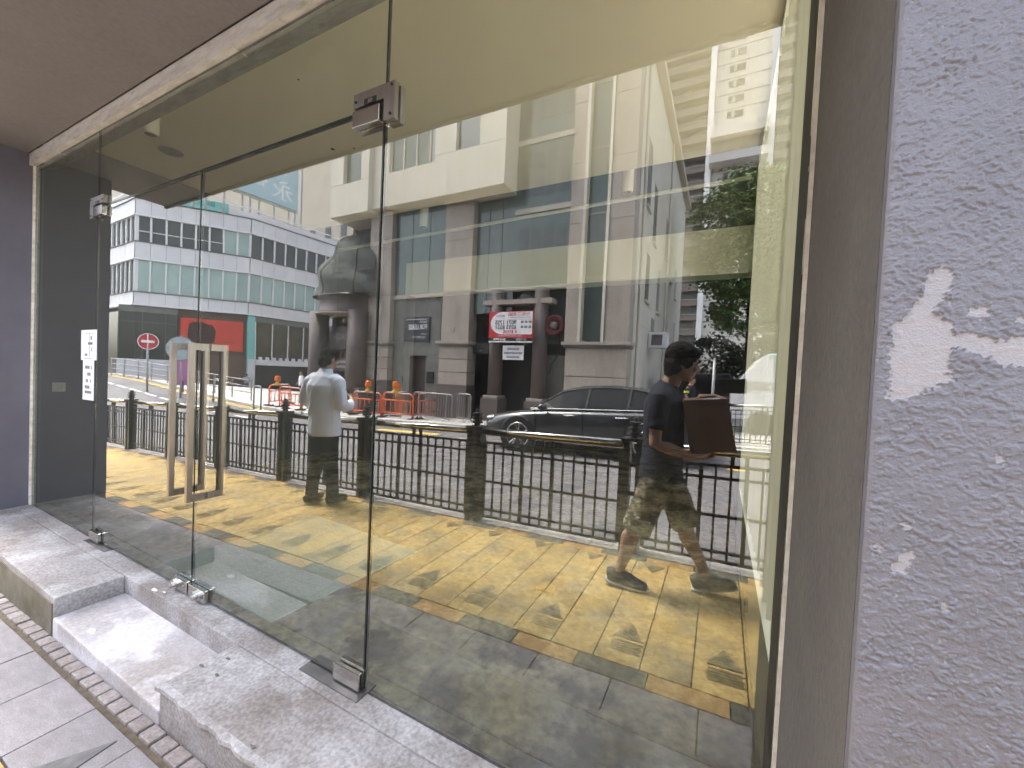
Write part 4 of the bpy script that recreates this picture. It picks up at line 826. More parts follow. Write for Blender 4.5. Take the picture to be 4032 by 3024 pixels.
tree('leafy green street tree in front of the tall tower', 1.0, 22, 11.5, [((-.2, 22, 9.3), (1.5, 1.6, 1.6)), ((1.6, 22.3, 9.6), (1.6, 1.7, 1.9)), ((.5, 21.6, 6.9), (2.0, 1.9, 1.5)), ((2.6, 22, 7.3), (1.7, 1.9, 1.8)), ((.6, 22, 10.6), (1.2, 1.2, 1.1)), ((-.9, 22.2, 7.6), (.8, 1, .8)), ((1.2, 21.8, 4.9), (1.9, 1.7, 1.1)), ((3.2, 22, 5.2), (1.6, 1.6, 1.3))], 26000, .115, m_leaf, 3)
tree('dark low tree under the taller street tree on the right', .2, 25, 4.6, [((-.6, 25, 2.6), (1.8, 1.4, 1.5)), ((1.6, 25, 2.2), (2.0, 1.4, 1.8)), ((3.4, 25.2, 2.6), (1.8, 1.4, 1.6)), ((.4, 24.6, 1.0), (2.4, 1.2, 1.2))], 7000, .13, m_leafd, 5, .14)
# ------------------------------------------------------------------ white minibus, sign pole, far railing at the right
mb_ = thing('white_minibus', 'white minibus with green tinted windows parked at the right', 'minibus', (2.5, Y(14), gz(2.5) - .1)); zg = gz(2.5) - .1
prof = [(.30, zg + .45), (.28, zg + 1.25), (.42, zg + 1.55), (.95, zg + 2.25), (1.2, zg + 2.42), (6.2, zg + 2.42), (6.3, zg + 2.2), (6.3, zg + .45)]
part('body', MB().prism(prof, Y(15.6), Y(13.8), 'y'), m_wpan, mb_, bevel=.05)
for k in range(4): part('window', B(1.35 + k * 1.15, 2.35 + k * 1.15, Y(13.79), Y(13.77), zg + 1.72, zg + 2.2), m_wpale, mb_)
part('windscreen', MB().prism([(.40, zg + 1.56), (.93, zg + 2.2), (.97, zg + 2.2), (.45, zg + 1.56)], Y(15.5), Y(13.9), 'y'), m_wpale, mb_); part('roof_band', B(1.2, 6.2, Y(13.795), Y(13.76), zg + 2.28, zg + 2.38), m_teal, mb_); part('side_band', B(.4, 6.25, Y(13.795), Y(13.77), zg + 1.36, zg + 1.58), M('grey band', (.42, .41, .40)), mb_)
for x in (1.1, 5.2): part('wheel', MB().lathe([(.2, Y(13.9)), (.36, Y(13.88)), (.36, Y(13.76)), (.2, Y(13.74))], 24, (x, 0, zg + .36), 'y'), m_tyre, mb_, True)
for x, lb in ((.15, 'kerb railing section on the far side of the road, right of the carton'), (1.78, 'kerb railing section on the far side of the road at the right edge')): dup(rl, (x, Y(11.3), gz(x)), 0, lb, 'railing sections across the road')
pl = thing('sign_pole', 'plain grey pole standing across the road beside the walking man', 'pole', (-.17, Y(11.6), gz(0))); part('pole', MB().tube([(-.17, Y(11.6), -.1), (-.17, Y(11.6), 2.1)], .035, 8), m_galv, pl, True); part('pole_cap', MB().ell((-.17, Y(11.6), 2.1), (.04, .04, .03), 8, 6), m_galv, pl)
dv = thing('dark_van', 'black van parked deep in the side street behind the walking man', 'van', (-.9, Y(17), gz(-1))); zg = gz(-1) - .1
part('body', MB().prism([(-2.2, zg + .3), (-2.2, zg + 1.1), (-1.7, zg + 1.9), (.3, zg + 2.0), (.5, zg + 1.2), (.5, zg + .3)], Y(18.8), Y(17), 'y'), m_blackp, dv, bevel=.06); part('window', B(-1.6, .1, Y(16.99), Y(16.97), zg + 1.25, zg + 1.75), m_carg, dv); part('windscreen', B(-2.0, -1.75, Y(16.99), Y(16.97), zg + 1.15, zg + 1.6), m_carg, dv)
for x in (-1.6, -.1): part('wheel', MB().lathe([(.2, Y(17.1)), (.33, Y(17.08)), (.33, Y(16.96)), (.2, Y(16.94))], 20, (x, 0, zg + .33), 'y'), m_tyre, dv, True)
ac = thing('air_conditioner', 'white air conditioner unit on the side wall of the granite building', 'air conditioner', (-2.3, Y(16.5), 2.9)); part('casing', B(-2.62, -1.95, Y(17.2), Y(16.4), 2.75, 3.35), m_wpan, ac, bevel=.02); part('grille', B(-2.5, -2.1, Y(16.395), Y(16.38), 2.85, 3.25), m_groove, ac)
for k in range(3): part('louvre', B(-1.945, -1.92, Y(16.55 + k * .2), Y(16.65 + k * .2), 2.8, 3.3), m_whitep, ac)
# ------------------------------------------------------------------ junction furniture on the left
ne = thing('no_entry_sign', 'round red no-entry sign on a grey pole at the junction', 'sign', (-24.9, Y(9.3), gz(-24.9, Y(9.3)))); sx, sy = -24.9, Y(9.3)
dirn = Vector((24.9, 9.3 * .9, 0)).normalized()
def disc(name, c, r, th, mat, par, nrm, n=28, sx_=1):
    q = Vector(nrm).to_track_quat('Z', 'Y').to_matrix(); b = MB(); vs = []
    for w in (0, th):
        for j in range(n): a = 2 * math.pi * j / n; vs.append(Vector(c) + q @ Vector((r * math.cos(a), r * math.sin(a), w)))
    b.add(vs, [tuple(range(n))[::-1], tuple(range(n, 2 * n))] + [(j, (j + 1) % n, n + (j + 1) % n, n + j) for j in range(n)]); return part(name, b, mat, par)
nd = Vector((.85, .52, 0)).normalized(); zs = 2.25
part('pole', MB().tube([(sx, sy, -1), (sx, sy, 2.6)], .05, 10), m_galv, ne, True); disc('sign_disc', (sx, sy, zs), .40, .03, m_white, ne, nd); disc('red_disc', Vector((sx, sy, zs)) + nd * .031, .36, .006, m_red, ne, nd)
sd = Vector((-nd.y, nd.x, 0)); c = Vector((sx, sy, zs)) + nd * .04; part('white_bar', MB().add([c + sd * a * .25 + Vector((0, 0, b_ * .065)) + nd * w for w in (0, .006) for a, b_ in ((-1, -1), (1, -1), (1, 1), (-1, 1))], [(0, 3, 2, 1), (4, 5, 6, 7), (0, 1, 5, 4), (1, 2, 6, 5), (2, 3, 7, 6), (3, 0, 4, 7)]), m_white, ne)
tm = thing('traffic_mirror', 'round pale traffic mirror behind the door handles', 'mirror', (-22.7, Y(9.7), gz(-22.7, Y(9.7)))); part('pole', MB().tube([(-22.7, Y(9.75), -1), (-22.7, Y(9.75), 2.4)], .045, 8), m_galv, tm, True); disc('mirror_face', (-22.7, Y(9.7), 1.95), .55, .04, M('pale mirror', (.50, .60, .64), rough=.2, metal=.3), tm, nd); disc('mirror_back', Vector((-22.7, Y(9.7), 1.95)) - nd * .02, .58, .018, m_galv, tm, nd)
pb_ = thing('purple_banner', 'tall pink purple banner tied to the junction railing', 'banner', (-24.0, Y(10.4), gz(-24, Y(10.4)))); part('cloth', MB().add([Vector((-24.0, Y(10.4), -.4 + gz(-24, Y(10.4)) + .7)) + sd * a * .27 + Vector((0, 0, h)) + nd * w for w in (0, .02) for a, h in ((-1, 0), (1, 0), (1, 1.75), (-1, 1.75))], [(0, 3, 2, 1), (4, 5, 6, 7), (0, 1, 5, 4), (1, 2, 6, 5), (2, 3, 7, 6), (3, 0, 4, 7)]), M('pink purple cloth', (.44, .17, .38), rough=.7), pb_)
part('lower_cloth', B(-24.1, -23.85, Y(10.38), Y(10.30), gz(-24, Y(10.4)) - .05, gz(-24, Y(10.4)) + .5), M('dark purple cloth', (.07, .04, .12)), pb_)
jr = thing('tube_railing', 'grey tube railing at the junction below the no-entry sign', 'railing', (-27, Y(10), -.5))
pts = [(-33 + k * 1.4, Y(10.6 + .12 * k), gz(-33 + k * 1.4, Y(10.6 + .12 * k))) for k in range(10)]
for h in (.35, .65, .95): part('rail', MB().tube([(x, y, z + h) for x, y, z in pts], .025, 6), m_galv, jr, True)
for x, y, z in pts: part('post', MB().tube([(x, y, z - .1), (x, y, z + 1.0)], .035, 6), m_galv, jr)
for k in range(3):
    px_, py_ = -14.6 - k * 3.2, Y(10.3); zz = gz(px_, py_); t = thing('hoop_stand', ['low steel hoop stand just right of the door handles', 'low steel hoop stand seen through the door handles', 'low steel hoop stand left of the door handles'][k], 'stand', (px_, py_, zz), 'steel hoop stands at the kerb')
    part('hoop', MB().tube([(px_, py_, zz - .1), (px_, py_, zz + .85), (px_ + .1, py_, zz + .95), (px_ + .4, py_, zz + .95), (px_ + .5, py_, zz + .85), (px_ + .5, py_, zz - .1)], .03, 8), m_galv, t, True); part('plate', B(px_ - .06, px_ + .06, py_ - .06, py_ + .06, zz - .02, zz + .03), m_galv, t)
# ------------------------------------------------------------------ people
m_skin = M('skin', (.36, .21, .145), (.32, .18, .12), rough=.55, scale=20, spec=.35); m_skinl = M('light skin', (.44, .28, .21), (.40, .25, .18), rough=.55, scale=20, spec=.35)
m_hair = M('black hair', (.010, .009, .009), (.022, .019, .018), rough=.9, spec=.15, scale=60, stretch=(1, 1, .3))
m_shirt = M('white cotton shirt', (.82, .86, .97), (.78, .82, .94), rough=.85, scale=30); m_navy = M('navy cotton', (.016, .019, .034), (.012, .014, .026), rough=.9, scale=30)
m_trous = M('black trousers', (.016, .017, .018), (.022, .022, .023), rough=.8); m_shoe = M('dark grey shoe', (.06, .06, .06), (.045, .045, .045), rough=.7, scale=60); m_sole = M('pale sole', (.50, .50, .50), rough=.7)
m_camo = M('camouflage cloth', (.26, .22, .14), (.035, .032, .022), rough=.9, scale=16, lo=.47, hi=.51, c3=(.42, .38, .29), s3=20, lo3=.57, hi3=.60, stretch=(1, 1, 1.6), detail=3)
m_blackshoe = M('black leather', (.014, .014, .014), rough=.4)
def rings(mb, pts, n=16):
    """closed loft through (centre, rx, ry, side vector) rings"""
    vs = []; fs = []; k = len(pts); P = [Vector(p[0]) for p in pts]
    for i, p in enumerate(pts):
        d = (P[min(i + 1, k - 1)] - P[max(i - 1, 0)]).normalized(); sd = Vector(p[3] if len(p) > 3 else (1, 0, 0)); a = (sd - d * sd.dot(d)).normalized(); b = d.cross(a)
        for j in range(n): t = 2 * math.pi * j / n; vs.append(P[i] + a * p[1] * math.cos(t) + b * p[2] * math.sin(t))
    for i in range(k - 1):
        for j in range(n): fs.append((i * n + (j + 1) % n, i * n + j, (i + 1) * n + j, (i + 1) * n + (j + 1) % n))
    fs += [tuple(range(n)), tuple(range((k - 1) * n, k * n))[::-1]]
    return mb.add(vs, fs)
def limb(mb, pts, n=12): return rings(mb, [(p, r, r) for p, r in pts], n)
def blob(name, mb, mat, parent, voxel=.009, smooth=4, fold=0, fscale=9, stretch=(1, 1, 1)):
    me = mb.mesh(name, mat); o = bpy.data.objects.new('tmp', me); COL.objects.link(o)
    r = o.modifiers.new('r', 'REMESH'); r.mode = 'VOXEL'; r.voxel_size = voxel; r.use_smooth_shade = True
    s = o.modifiers.new('s', 'SMOOTH'); s.iterations = smooth; s.factor = .5
    q = bpy.data.meshes.new_from_object(o.evaluated_get(bpy.context.evaluated_depsgraph_get())); bpy.data.objects.remove(o)
    q.name = name; q.materials.clear(); q.materials.append(mat)
    if fold:
        nr = [v.normal.copy() for v in q.vertices]
        for v, nn in zip(q.vertices, nr):
            p = Vector((v.co.x * stretch[0], v.co.y * stretch[1], v.co.z * stretch[2])) * fscale; w = noise.noise(p * .6) * 1.2
            h = noise.noise(p + Vector((w, w, w * .5))); v.co += nn * ((1 - abs(h) * 2.2) * fold * .6 + noise.noise(p * 2.3) * fold * .35)
    q.polygons.foreach_set('use_smooth', [True] * len(q.polygons)); return obj(name, q, parent)
def hand(mb, wrist, dirn, palm_n, curl=.6, r=.0085, spread=.018, thumb=1):
    """palm and five bent fingers from the wrist along dirn; palm_n is the way the palm faces"""
    d = Vector(dirn).normalized(); nrm = Vector(palm_n); nrm = (nrm - d * nrm.dot(d)).normalized(); sd = d.cross(nrm) * thumb; w = Vector(wrist)
    rings(mb, [(w - d * .02, .026, .019, sd), (w + d * .02, .034, .017, sd), (w + d * .06, .041, .016, sd), (w + d * .09, .039, .014, sd), (w + d * .097, .03, .01, sd)], 12)
    for i, (off, L) in enumerate(((-1.5, .060), (-.5, .072), (.5, .076), (1.5, .068))):
        b = w + d * .085 + sd * off * .0195; p = b; f = d.copy(); pts = [(b - d * .02, r * 1.1), (b, r * 1.1)]
        for s in range(3):
            f = (f + nrm * curl * (.55 + .25 * s)).normalized(); p = p + f * L * (.42, .32, .26)[s] * 1.0; pts.append((p, r * (1.0, .92, .8)[s]))
        limb(mb, pts, 8)
    b = w + d * .03 + sd * .03; f = (d * .6 + sd * .9 + nrm * .3).normalized(); p1 = b + f * .04; f2 = (d * .9 + sd * .25 + nrm * .5).normalized(); p2 = p1 + f2 * .034; p3 = p2 + (f2 + nrm * .3).normalized() * .026
    limb(mb, [(b - f * .02, .014), (b, .013), (p1, .0115), (p2, .0105), (p3, .008)], 8)
def head(mb, c, fwd, tilt=0, s=1.0):
    """skull, jaw, nose, ears, brow; c is the head centre"""
    f = Vector(fwd).normalized(); r = f.cross(Vector((0, 0, 1))).normalized(); u = r.cross(f); C_ = Vector(c); B3 = Matrix((r, f, u)).transposed()
    def E(x, y, z, a, b, d): mb.ell(C_ + B3 @ Vector((x, y, z)) * s, (a * s, b * s, d * s), 16, 11, 0, B3)
    E(0, -.012, .03, .076, .098, .092); E(0, .03, -.045, .056, .062, .068); E(0, .052, -.085, .034, .036, .030); E(0, .01, -.02, .066, .085, .08)
    E(0, .098, -.018, .012, .020, .024); E(0, .104, -.028, .016, .014, .011); E(0, .086, .026, .052, .014, .012); E(0, .084, -.062, .024, .013, .009); E(0, .086, -.052, .022, .011, .006)
    for k in (-1, 1): E(k * .077, -.012, -.012, .010, .022, .032); E(k * .036, .076, -.022, .024, .02, .02)
    return C_, B3
def eyes(c, fwd, s, parent, mat=None):
    f = Vector(fwd).normalized(); r = f.cross(Vector((0, 0, 1))).normalized(); u = r.cross(f)
    for k in (-1, 1):
        p = Vector(c) + (r * k * .031 + f * .0905 + u * .006) * s; part('eye', MB().ell(p, (.0125 * s, .0125 * s, .008 * s), 10, 7), m_white, parent, True); part('iris', MB().ell(p + f * .008 * s, (.006 * s, .006 * s, .006 * s), 8, 6), m_txtk, parent, True)
        part('eyebrow', MB().tube([Vector(c) + (r * k * .014 + f * .100 + u * .028) * s, Vector(c) + (r * k * .034 + f * .098 + u * .033) * s, Vector(c) + (r * k * .052 + f * .085 + u * .026) * s], .0045 * s, 6), m_hair, parent)

# ---- man in the white shirt, seen from behind, looking down at what he holds (local: +y forward)
wm = thing('person', 'man in a white long-sleeved shirt and black trousers standing with his back turned', 'person', (0, 0, 0))
X = Vector
b = MB(); hc = X((0.0, .05, 1.655)); hf_ = X((-.15, 1, -.42)); head(b, hc, hf_)
rings(b, [((0, .0, .93), .155, .11), ((0, 0, 1.1), .15, .11), ((0, -.01, 1.32), .18, .12), ((0, -.015, 1.45), .12, .085), ((0, 0, 1.50), .062, .062), ((0, .03, 1.60), .055, .058)])
for s, lf in ((-1, .05), (1, -.04)):
    limb(b, [((s * .09, 0, .93), .085), ((s * .10, .02, .50), .058), ((s * .11, lf, .10), .042), ((s * .115, lf - .02, .05), .042)]); limb(b, [((s * .115, lf - .03, .045), .042), ((s * .13, lf + .13, .035), .038)])
    limb(b, [((s * .18, -.01, 1.43), .055), ((s * .265, -.03, 1.18), .043), ((s * .215, .17, 1.14), .033), ((s * .12, .30, 1.20), .026)])
    hand(b, (s * .12, .30, 1.20), (-s * .8, .5, .25), (0, .5, .8), .5, .0085, thumb=-s)
blob('body', b, m_skinl, wm, .008)
b = MB()
rings(b, [((0, .01, .80), .205, .145), ((0, .008, .88), .20, .145), ((0, 0, 1.02), .19, .138), ((0, -.01, 1.2), .205, .142), ((0, -.02, 1.36), .215, .138), ((0, -.015, 1.455), .155, .10), ((0, -.005, 1.50), .085, .078), ((0, .0, 1.53), .072, .070)], 28)
for s in (-1, 1): limb(b, [((s * .13, -.01, 1.44), .07), ((s * .20, -.015, 1.40), .077), ((s * .245, -.03, 1.28), .069), ((s * .278, -.035, 1.17), .063), ((s * .262, .05, 1.135), .058), ((s * .225, .15, 1.13), .050), ((s * .17, .23, 1.16), .043)], 16)
sh = blob('shirt', b, m_shirt, wm, .008, 3, .011, 7, (1, 1, .55))
part('collar', MB().lathe([(.072, 1.505), (.076, 1.515), (.070, 1.55), (.063, 1.55)], 20, (0, .0, 0)), m_shirt, wm, True)
b = MB(); rings(b, [((0, .0, .78), .175, .13), ((0, .0, .90), .172, .128), ((0, 0, 1.0), .165, .12)], 20)
for s, lf in ((-1, .05), (1, -.04)): limb(b, [((s * .085, 0, .86), .098), ((s * .10, .01, .66), .086), ((s * .105, .015, .46), .074), ((s * .112, lf * .7, .25), .067), ((s * .115, lf, .09), .066), ((s * .115, lf, .06), .066)], 16)
blob('trousers', b, m_trous, wm, .009, 3, .008, 8, (1, 1, .5))
for s, lf in ((-1, .05), (1, -.04)):
    b = MB(); rings(b, [((s * .115, lf - .085, .055), .035, .05), ((s * .117, lf - .03, .065), .046, .06), ((s * .122, lf + .05, .055), .05, .05), ((s * .135, lf + .14, .04), .047, .036), ((s * .145, lf + .19, .035), .03, .028)], 14); blob('shoe', b, m_blackshoe, wm, .007, 2)
b = MB(); f3 = hf_.normalized(); B3 = Matrix((f3.cross(X((0, 0, 1))).normalized(), f3, f3.cross(X((0, 0, 1))).normalized().cross(f3))).transposed()
b.ell(hc + B3 @ X((0, -.022, .045)), (.086, .104, .092), 18, 12, 0, B3); b.ell(hc + B3 @ X((0, -.045, -.02)), (.080, .075, .075), 16, 10, 0, B3); b.ell(hc + B3 @ X((0, -.062, -.055)), (.066, .045, .06), 12, 8, 0, B3); blob('hair', b, m_hair, wm, .005, 1, .010, 42)
eyes(hc, hf_, 1, wm)
ph = part('phone', B(-.04, .04, .355, .363, 1.20, 1.34), m_blackp, None, label='black phone held in front of the man in the white shirt', cat='phone')
WX, WY = -4.14, Y(3.22); WZ = gz(WX) + .002
wm.location = (WX, WY, WZ); wm.rotation_euler = (0, 0, math.pi - .12); wm.scale = (1.03, 1.03, 1.03)
ph.location = Matrix.Rotation(math.pi - .12, 3, 'Z') @ X((0, .0, 0)) + X((WX, WY, WZ)); ph.rotation_euler = (0, 0, math.pi - .12)

# ---- man walking past with a carton (local: +y forward, his left is -x)
wk = thing('person', 'man in a navy tee and camouflage shorts walking past with a brown carton', 'person', (0, 0, 0))
b = MB(); hc = X((0.0, .10, 1.625)); hf_ = X((.28, 1, -.22)); head(b, hc, hf_, s=1.04)
rings(b, [((0, .0, .90), .15, .11), ((0, 0, 1.08), .14, .105), ((0, -.01, 1.30), .17, .115), ((0, -.0, 1.42), .11, .08), ((0, .02, 1.47), .06, .062), ((0, .065, 1.57), .055, .06)])
# left leg trails (heel down), right leg swings forward
LK, LA = X((-.10, -.13, .47)), X((-.10, -.245, .10)); RK, RA = X((.09, .155, .50)), X((.10, .315, .125))
for hip, kn, an in ((X((-.09, 0, .90)), LK, LA), (X((.09, 0, .90)), RK, RA)):
    cf = kn.lerp(an, .32) + X((0, -.022, 0)); limb(b, [(hip, .088), (hip.lerp(kn, .5), .075), (kn, .056), (cf, .060), (kn.lerp(an, .7), .043), (an, .037), (an - X((0, 0, .05)), .038)], 14)
limb(b, [(LA + X((0, -.03, -.06)), .038), (LA + X((0, .12, -.065)), .034)]); limb(b, [(RA + X((0, -.03, -.06)), .038), (RA + X((0, .11, -.02)), .034)])
LE, LW = X((-.225, -.03, 1.075)), X((-.15, .19, 1.000)); RE, RW = X((.235, .12, 1.21)), X((.10, .235, 1.395))
limb(b, [((-.165, -.01, 1.40), .055), ((-.205, -.03, 1.24), .048), (LE, .042), (LE.lerp(LW, .35), .043), (LW, .028)], 14); hand(b, LW, (.45, .9, .02), (0, 0, 1), .18, .009, thumb=-1)
limb(b, [((.165, -.01, 1.40), .055), ((.22, .05, 1.28), .048), (RE, .042), (RE.lerp(RW, .35), .040), (RW, .028)], 14); hand(b, RW, (-.35, .85, .10), (-.1, .2, -1), .42, .009, thumb=-1)
blob('body', b, m_skin, wk, .0075)
b = MB(); rings(b, [((0, -.01, .80), .195, .148), ((0, -.01, .9), .19, .145), ((0, -.005, 1.05), .18, .136), ((0, -.01, 1.22), .19, .136), ((0, -.015, 1.34), .195, .13), ((0, -.005, 1.425), .14, .095), ((0, .01, 1.465), .08, .075), ((0, .015, 1.48), .07, .068)], 26)
limb(b, [((-.12, -.01, 1.41), .066), ((-.185, -.015, 1.37), .073), ((-.205, -.03, 1.27), .070), ((-.215, -.032, 1.17), .067)], 16); limb(b, [((.12, -.01, 1.41), .066), ((.185, -.0, 1.37), .073), ((.21, .04, 1.28), .068), ((.225, .085, 1.22), .064)], 16)
blob('tee_shirt', b, m_navy, wk, .008, 3, .009, 8, (1, 1, .6))
b = MB(); rings(b, [((0, -.005, .76), .172, .135), ((0, -.005, .86), .172, .132), ((0, 0, .93), .16, .12)], 22)
for hip, kn in ((X((-.085, 0, .86)), LK), (X((.085, 0, .86)), RK)): limb(b, [(hip, .105), (hip.lerp(kn, .45), .107), (hip.lerp(kn, .85), .102), (hip.lerp(kn, 1.10), .104), (hip.lerp(kn, 1.13), .10)], 18)
blob('shorts', b, m_camo, wk, .008, 3, .010, 9)
def shoe(an, pitch, side):
    f = X((0, math.cos(pitch), math.sin(pitch))); u = X((0, -math.sin(pitch), math.cos(pitch))); o = an + X((0, 0, -.055))
    b = MB(); rings(b, [(o - f * .085 + u * .01, .034, .045), (o - f * .03 + u * .018, .044, .062), (o + f * .05 + u * .008, .047, .050), (o + f * .14 - u * .012, .046, .034), (o + f * .20 - u * .018, .028, .026)], 16); blob('shoe', b, m_shoe, wk, .007, 2)
    b = MB(); rings(b, [(o - f * .10 - u * .035, .034, .014), (o - f * .05 - u * .038, .044, .016), (o + f * .06 - u * .040, .049, .015), (o + f * .16 - u * .040, .048, .014), (o + f * .215 - u * .034, .028, .012)], 16); blob('shoe_sole', b, m_sole, wk, .007, 2)
shoe(LA, -.02, -1); shoe(RA, .28, 1)
b = MB(); f3 = hf_.normalized(); rr = f3.cross(X((0, 0, 1))).normalized(); B3 = Matrix((rr, f3, rr.cross(f3))).transposed()
b.ell(hc + B3 @ X((0, -.026, .052)), (.089, .108, .094), 20, 12, 0, B3); b.ell(hc + B3 @ X((0, -.05, -.015)), (.083, .074, .085), 16, 10, 0, B3); b.ell(hc + B3 @ X((0, .055, .082)), (.066, .042, .035), 14, 8, 0, B3); b.ell(hc + B3 @ X((0, -.072, -.05)), (.066, .04, .065), 12, 8, 0, B3); b.ell(hc + B3 @ X((-.07, .0, .01)), (.02, .05, .045), 10, 7, 0, B3); b.ell(hc + B3 @ X((.07, .0, .01)), (.02, .05, .045), 10, 7, 0, B3); blob('hair', b, m_hair, wk, .005, 1, .013, 38)
eyes(hc, hf_, 1.04, wk)
KX, KY = -.345, Y(3.09); KZ = gz(KX) + .012
wk.location = (KX, KY, KZ); wk.rotation_euler = (0, 0, -math.pi / 2)
# the carton he carries: near face towards the shop
ct = thing('carton', 'brown cardboard carton carried in front of the walking man', 'carton', (-.03, Y(3.1), 1.03))
m_card = M('brown card', (.16, .10, .08), (.14, .088, .07), rough=.8, scale=6); m_cardd = M('dark card side', (.022, .02, .02), rough=.8)
front = [(-.155, 1.018), (.112, 1.072), (.042, 1.402), (-.222, 1.373)]
bx = MB(); yf, yk = Y(2.93), Y(3.24); bx.add([(x, yf, z) for x, z in front] + [(x - .02, yk, z) for x, z in front], [(0, 1, 2, 3), (7, 6, 5, 4), (0, 4, 5, 1), (1, 5, 6, 2), (2, 6, 7, 3), (3, 7, 4, 0)])
part('box', bx, m_card, ct, bevel=.004)
part('dark_side', MB().add([(-.159, yf - .004, 1.03), (-.180, yk + .01, 1.04), (-.246, yk + .01, 1.372), (-.2255, yf - .004, 1.37)], [(0, 1, 2, 3)]), m_cardd, ct)
part('flap_seam', MB().add([(-.178, yf + .0015, 1.345), (.038, yf + .0015, 1.367), (.038, yf + .0015, 1.370), (-.178, yf + .0015, 1.348)], [(0, 1, 2, 3)]), m_cardd, ct)
part('tape', MB().add([(-.10, yf + .002, 1.378), (.0, yf + .002, 1.389), (.0, yf + .0025, 1.398), (-.10, yf + .0025, 1.387), (-.10, yf - .16, 1.389), (0, yf - .16, 1.400)], [(0, 1, 2, 3), (3, 2, 5, 4)]), M('clear tape', (.45, .43, .42), rough=.25), ct)
lg = MB().tube([(-.075, yf + .001, 1.27), (-.062, yf + .001, 1.295), (-.052, yf + .001, 1.275)], .002, 5).tube([(-.085, yf + .001, 1.252), (-.045, yf + .001, 1.26), (-.055, yf + .001, 1.245)], .0018, 5); part('printed_mark', lg, m_txtk, ct)
# ---- photographer: standing right of the camera, phone held out to the left
pg = thing('person', 'photographer at the right edge whose hand and phone show in the glass', 'person', (.62, -.42, gz(.6)))
o = wloc(pg); b = MB(); g0 = gz(.6); hc = X((.56, -.36, g0 + 1.60)); head(b, hc, (-.3, 1, 0)); SX = X((1, 0, 0))
rings(b, [(X((.62, -.42, g0 + .90)), .15, .11), (X((.62, -.42, g0 + 1.1)), .14, .1), (X((.62, -.42, g0 + 1.3)), .17, .115), (X((.60, -.41, g0 + 1.42)), .11, .08), (X((.58, -.39, g0 + 1.47)), .06, .06), (X((.57, -.37, g0 + 1.56)), .055, .058)])
for s in (-1, 1): limb(b, [((.62 + s * .09, -.42, g0 + .9), .085), ((.62 + s * .1, -.41, g0 + .5), .058), ((.62 + s * .11, -.42, g0 + .09), .042)]); limb(b, [((.62 + s * .11, -.45, g0 + .05), .042), ((.62 + s * .12, -.28, g0 + .04), .04)])
limb(b, [((.80, -.42, g0 + 1.40), .055), ((.86, -.44, g0 + 1.12), .045), ((.84, -.36, g0 + .88), .03)]); hand(b, (.84, -.36, g0 + .88), (0, .2, -1), (-1, 0, 0), .3)
limb(b, [((.45, -.40, g0 + 1.40), .055), ((.42, -.28, g0 + 1.20), .046), ((.34, -.12, g0 + 1.33), .036), ((.262, -.055, 1.435), .030)]); hand(b, (.262, -.055, 1.435), (-.80, .30, .42), (-.25, -.6, .2), .30, .0095, thumb=1)
blob('body', b, m_skinl, pg, .0075)
b = MB(); rings(b, [((.62, -.42, g0 + .82), .19, .14), ((.62, -.42, g0 + 1.05), .18, .135), ((.62, -.42, g0 + 1.3), .195, .13), ((.60, -.41, g0 + 1.43), .13, .09), ((.585, -.395, g0 + 1.48), .072, .07)], 24); limb(b, [((.50, -.41, g0 + 1.40), .07), ((.44, -.36, g0 + 1.34), .07), ((.42, -.29, g0 + 1.22), .062)]); limb(b, [((.74, -.42, g0 + 1.40), .07), ((.81, -.42, g0 + 1.33), .07), ((.85, -.43, g0 + 1.18), .062)]); blob('shirt', b, m_navy, pg, .009, 3, .008, 8)
b = MB(); rings(b, [((.62, -.42, g0 + .8), .17, .13), ((.62, -.42, g0 + .95), .165, .12)]);
for s in (-1, 1): limb(b, [((.62 + s * .085, -.42, g0 + .86), .1), ((.62 + s * .1, -.41, g0 + .48), .075), ((.62 + s * .112, -.42, g0 + .07), .066)], 16)
blob('trousers', b, m_trous, pg, .01, 3, .006, 8); b = MB(); b.ell(hc + X((0, -.022, .045)), (.088, .105, .095), 16, 10); blob('hair', b, m_hair, pg, .007, 2)
for s in (-1, 1): b = MB(); rings(b, [((.62 + s * .11, -.5, g0 + .05), .035, .045), ((.62 + s * .115, -.42, g0 + .06), .046, .055), ((.62 + s * .12, -.27, g0 + .035), .04, .03)]); blob('shoe', b, m_blackshoe, pg, .008, 2)
fq = Vector((-.46, .8876, -.026)); rq = Vector((.886, .461, .0455)); uq = Vector((-.052, .002, .9986)); pc = Vector((0, 0, 1.5)) - fq * .014
phn = thing('camera_phone', 'dark phone held up by the photographer and seen in the glass', 'phone', tuple(pc)); 
def pbox(x0, x1, z0, z1, y0, y1): return MB().add([pc + rq * x + uq * z + fq * y for z in (z0, z1) for x, y in ((x0, y0), (x1, y0), (x1, y1), (x0, y1))], [(0, 3, 2, 1), (4, 5, 6, 7), (0, 1, 5, 4), (1, 2, 6, 5), (2, 3, 7, 6), (3, 0, 4, 7)])
part('phone_body', pbox(-.028, .128, -.058, .020, -.008, 0), m_blackp, phn, bevel=.002); part('lens_bump', pbox(-.022, .014, -.018, .015, .0, .002), m_carg, phn)
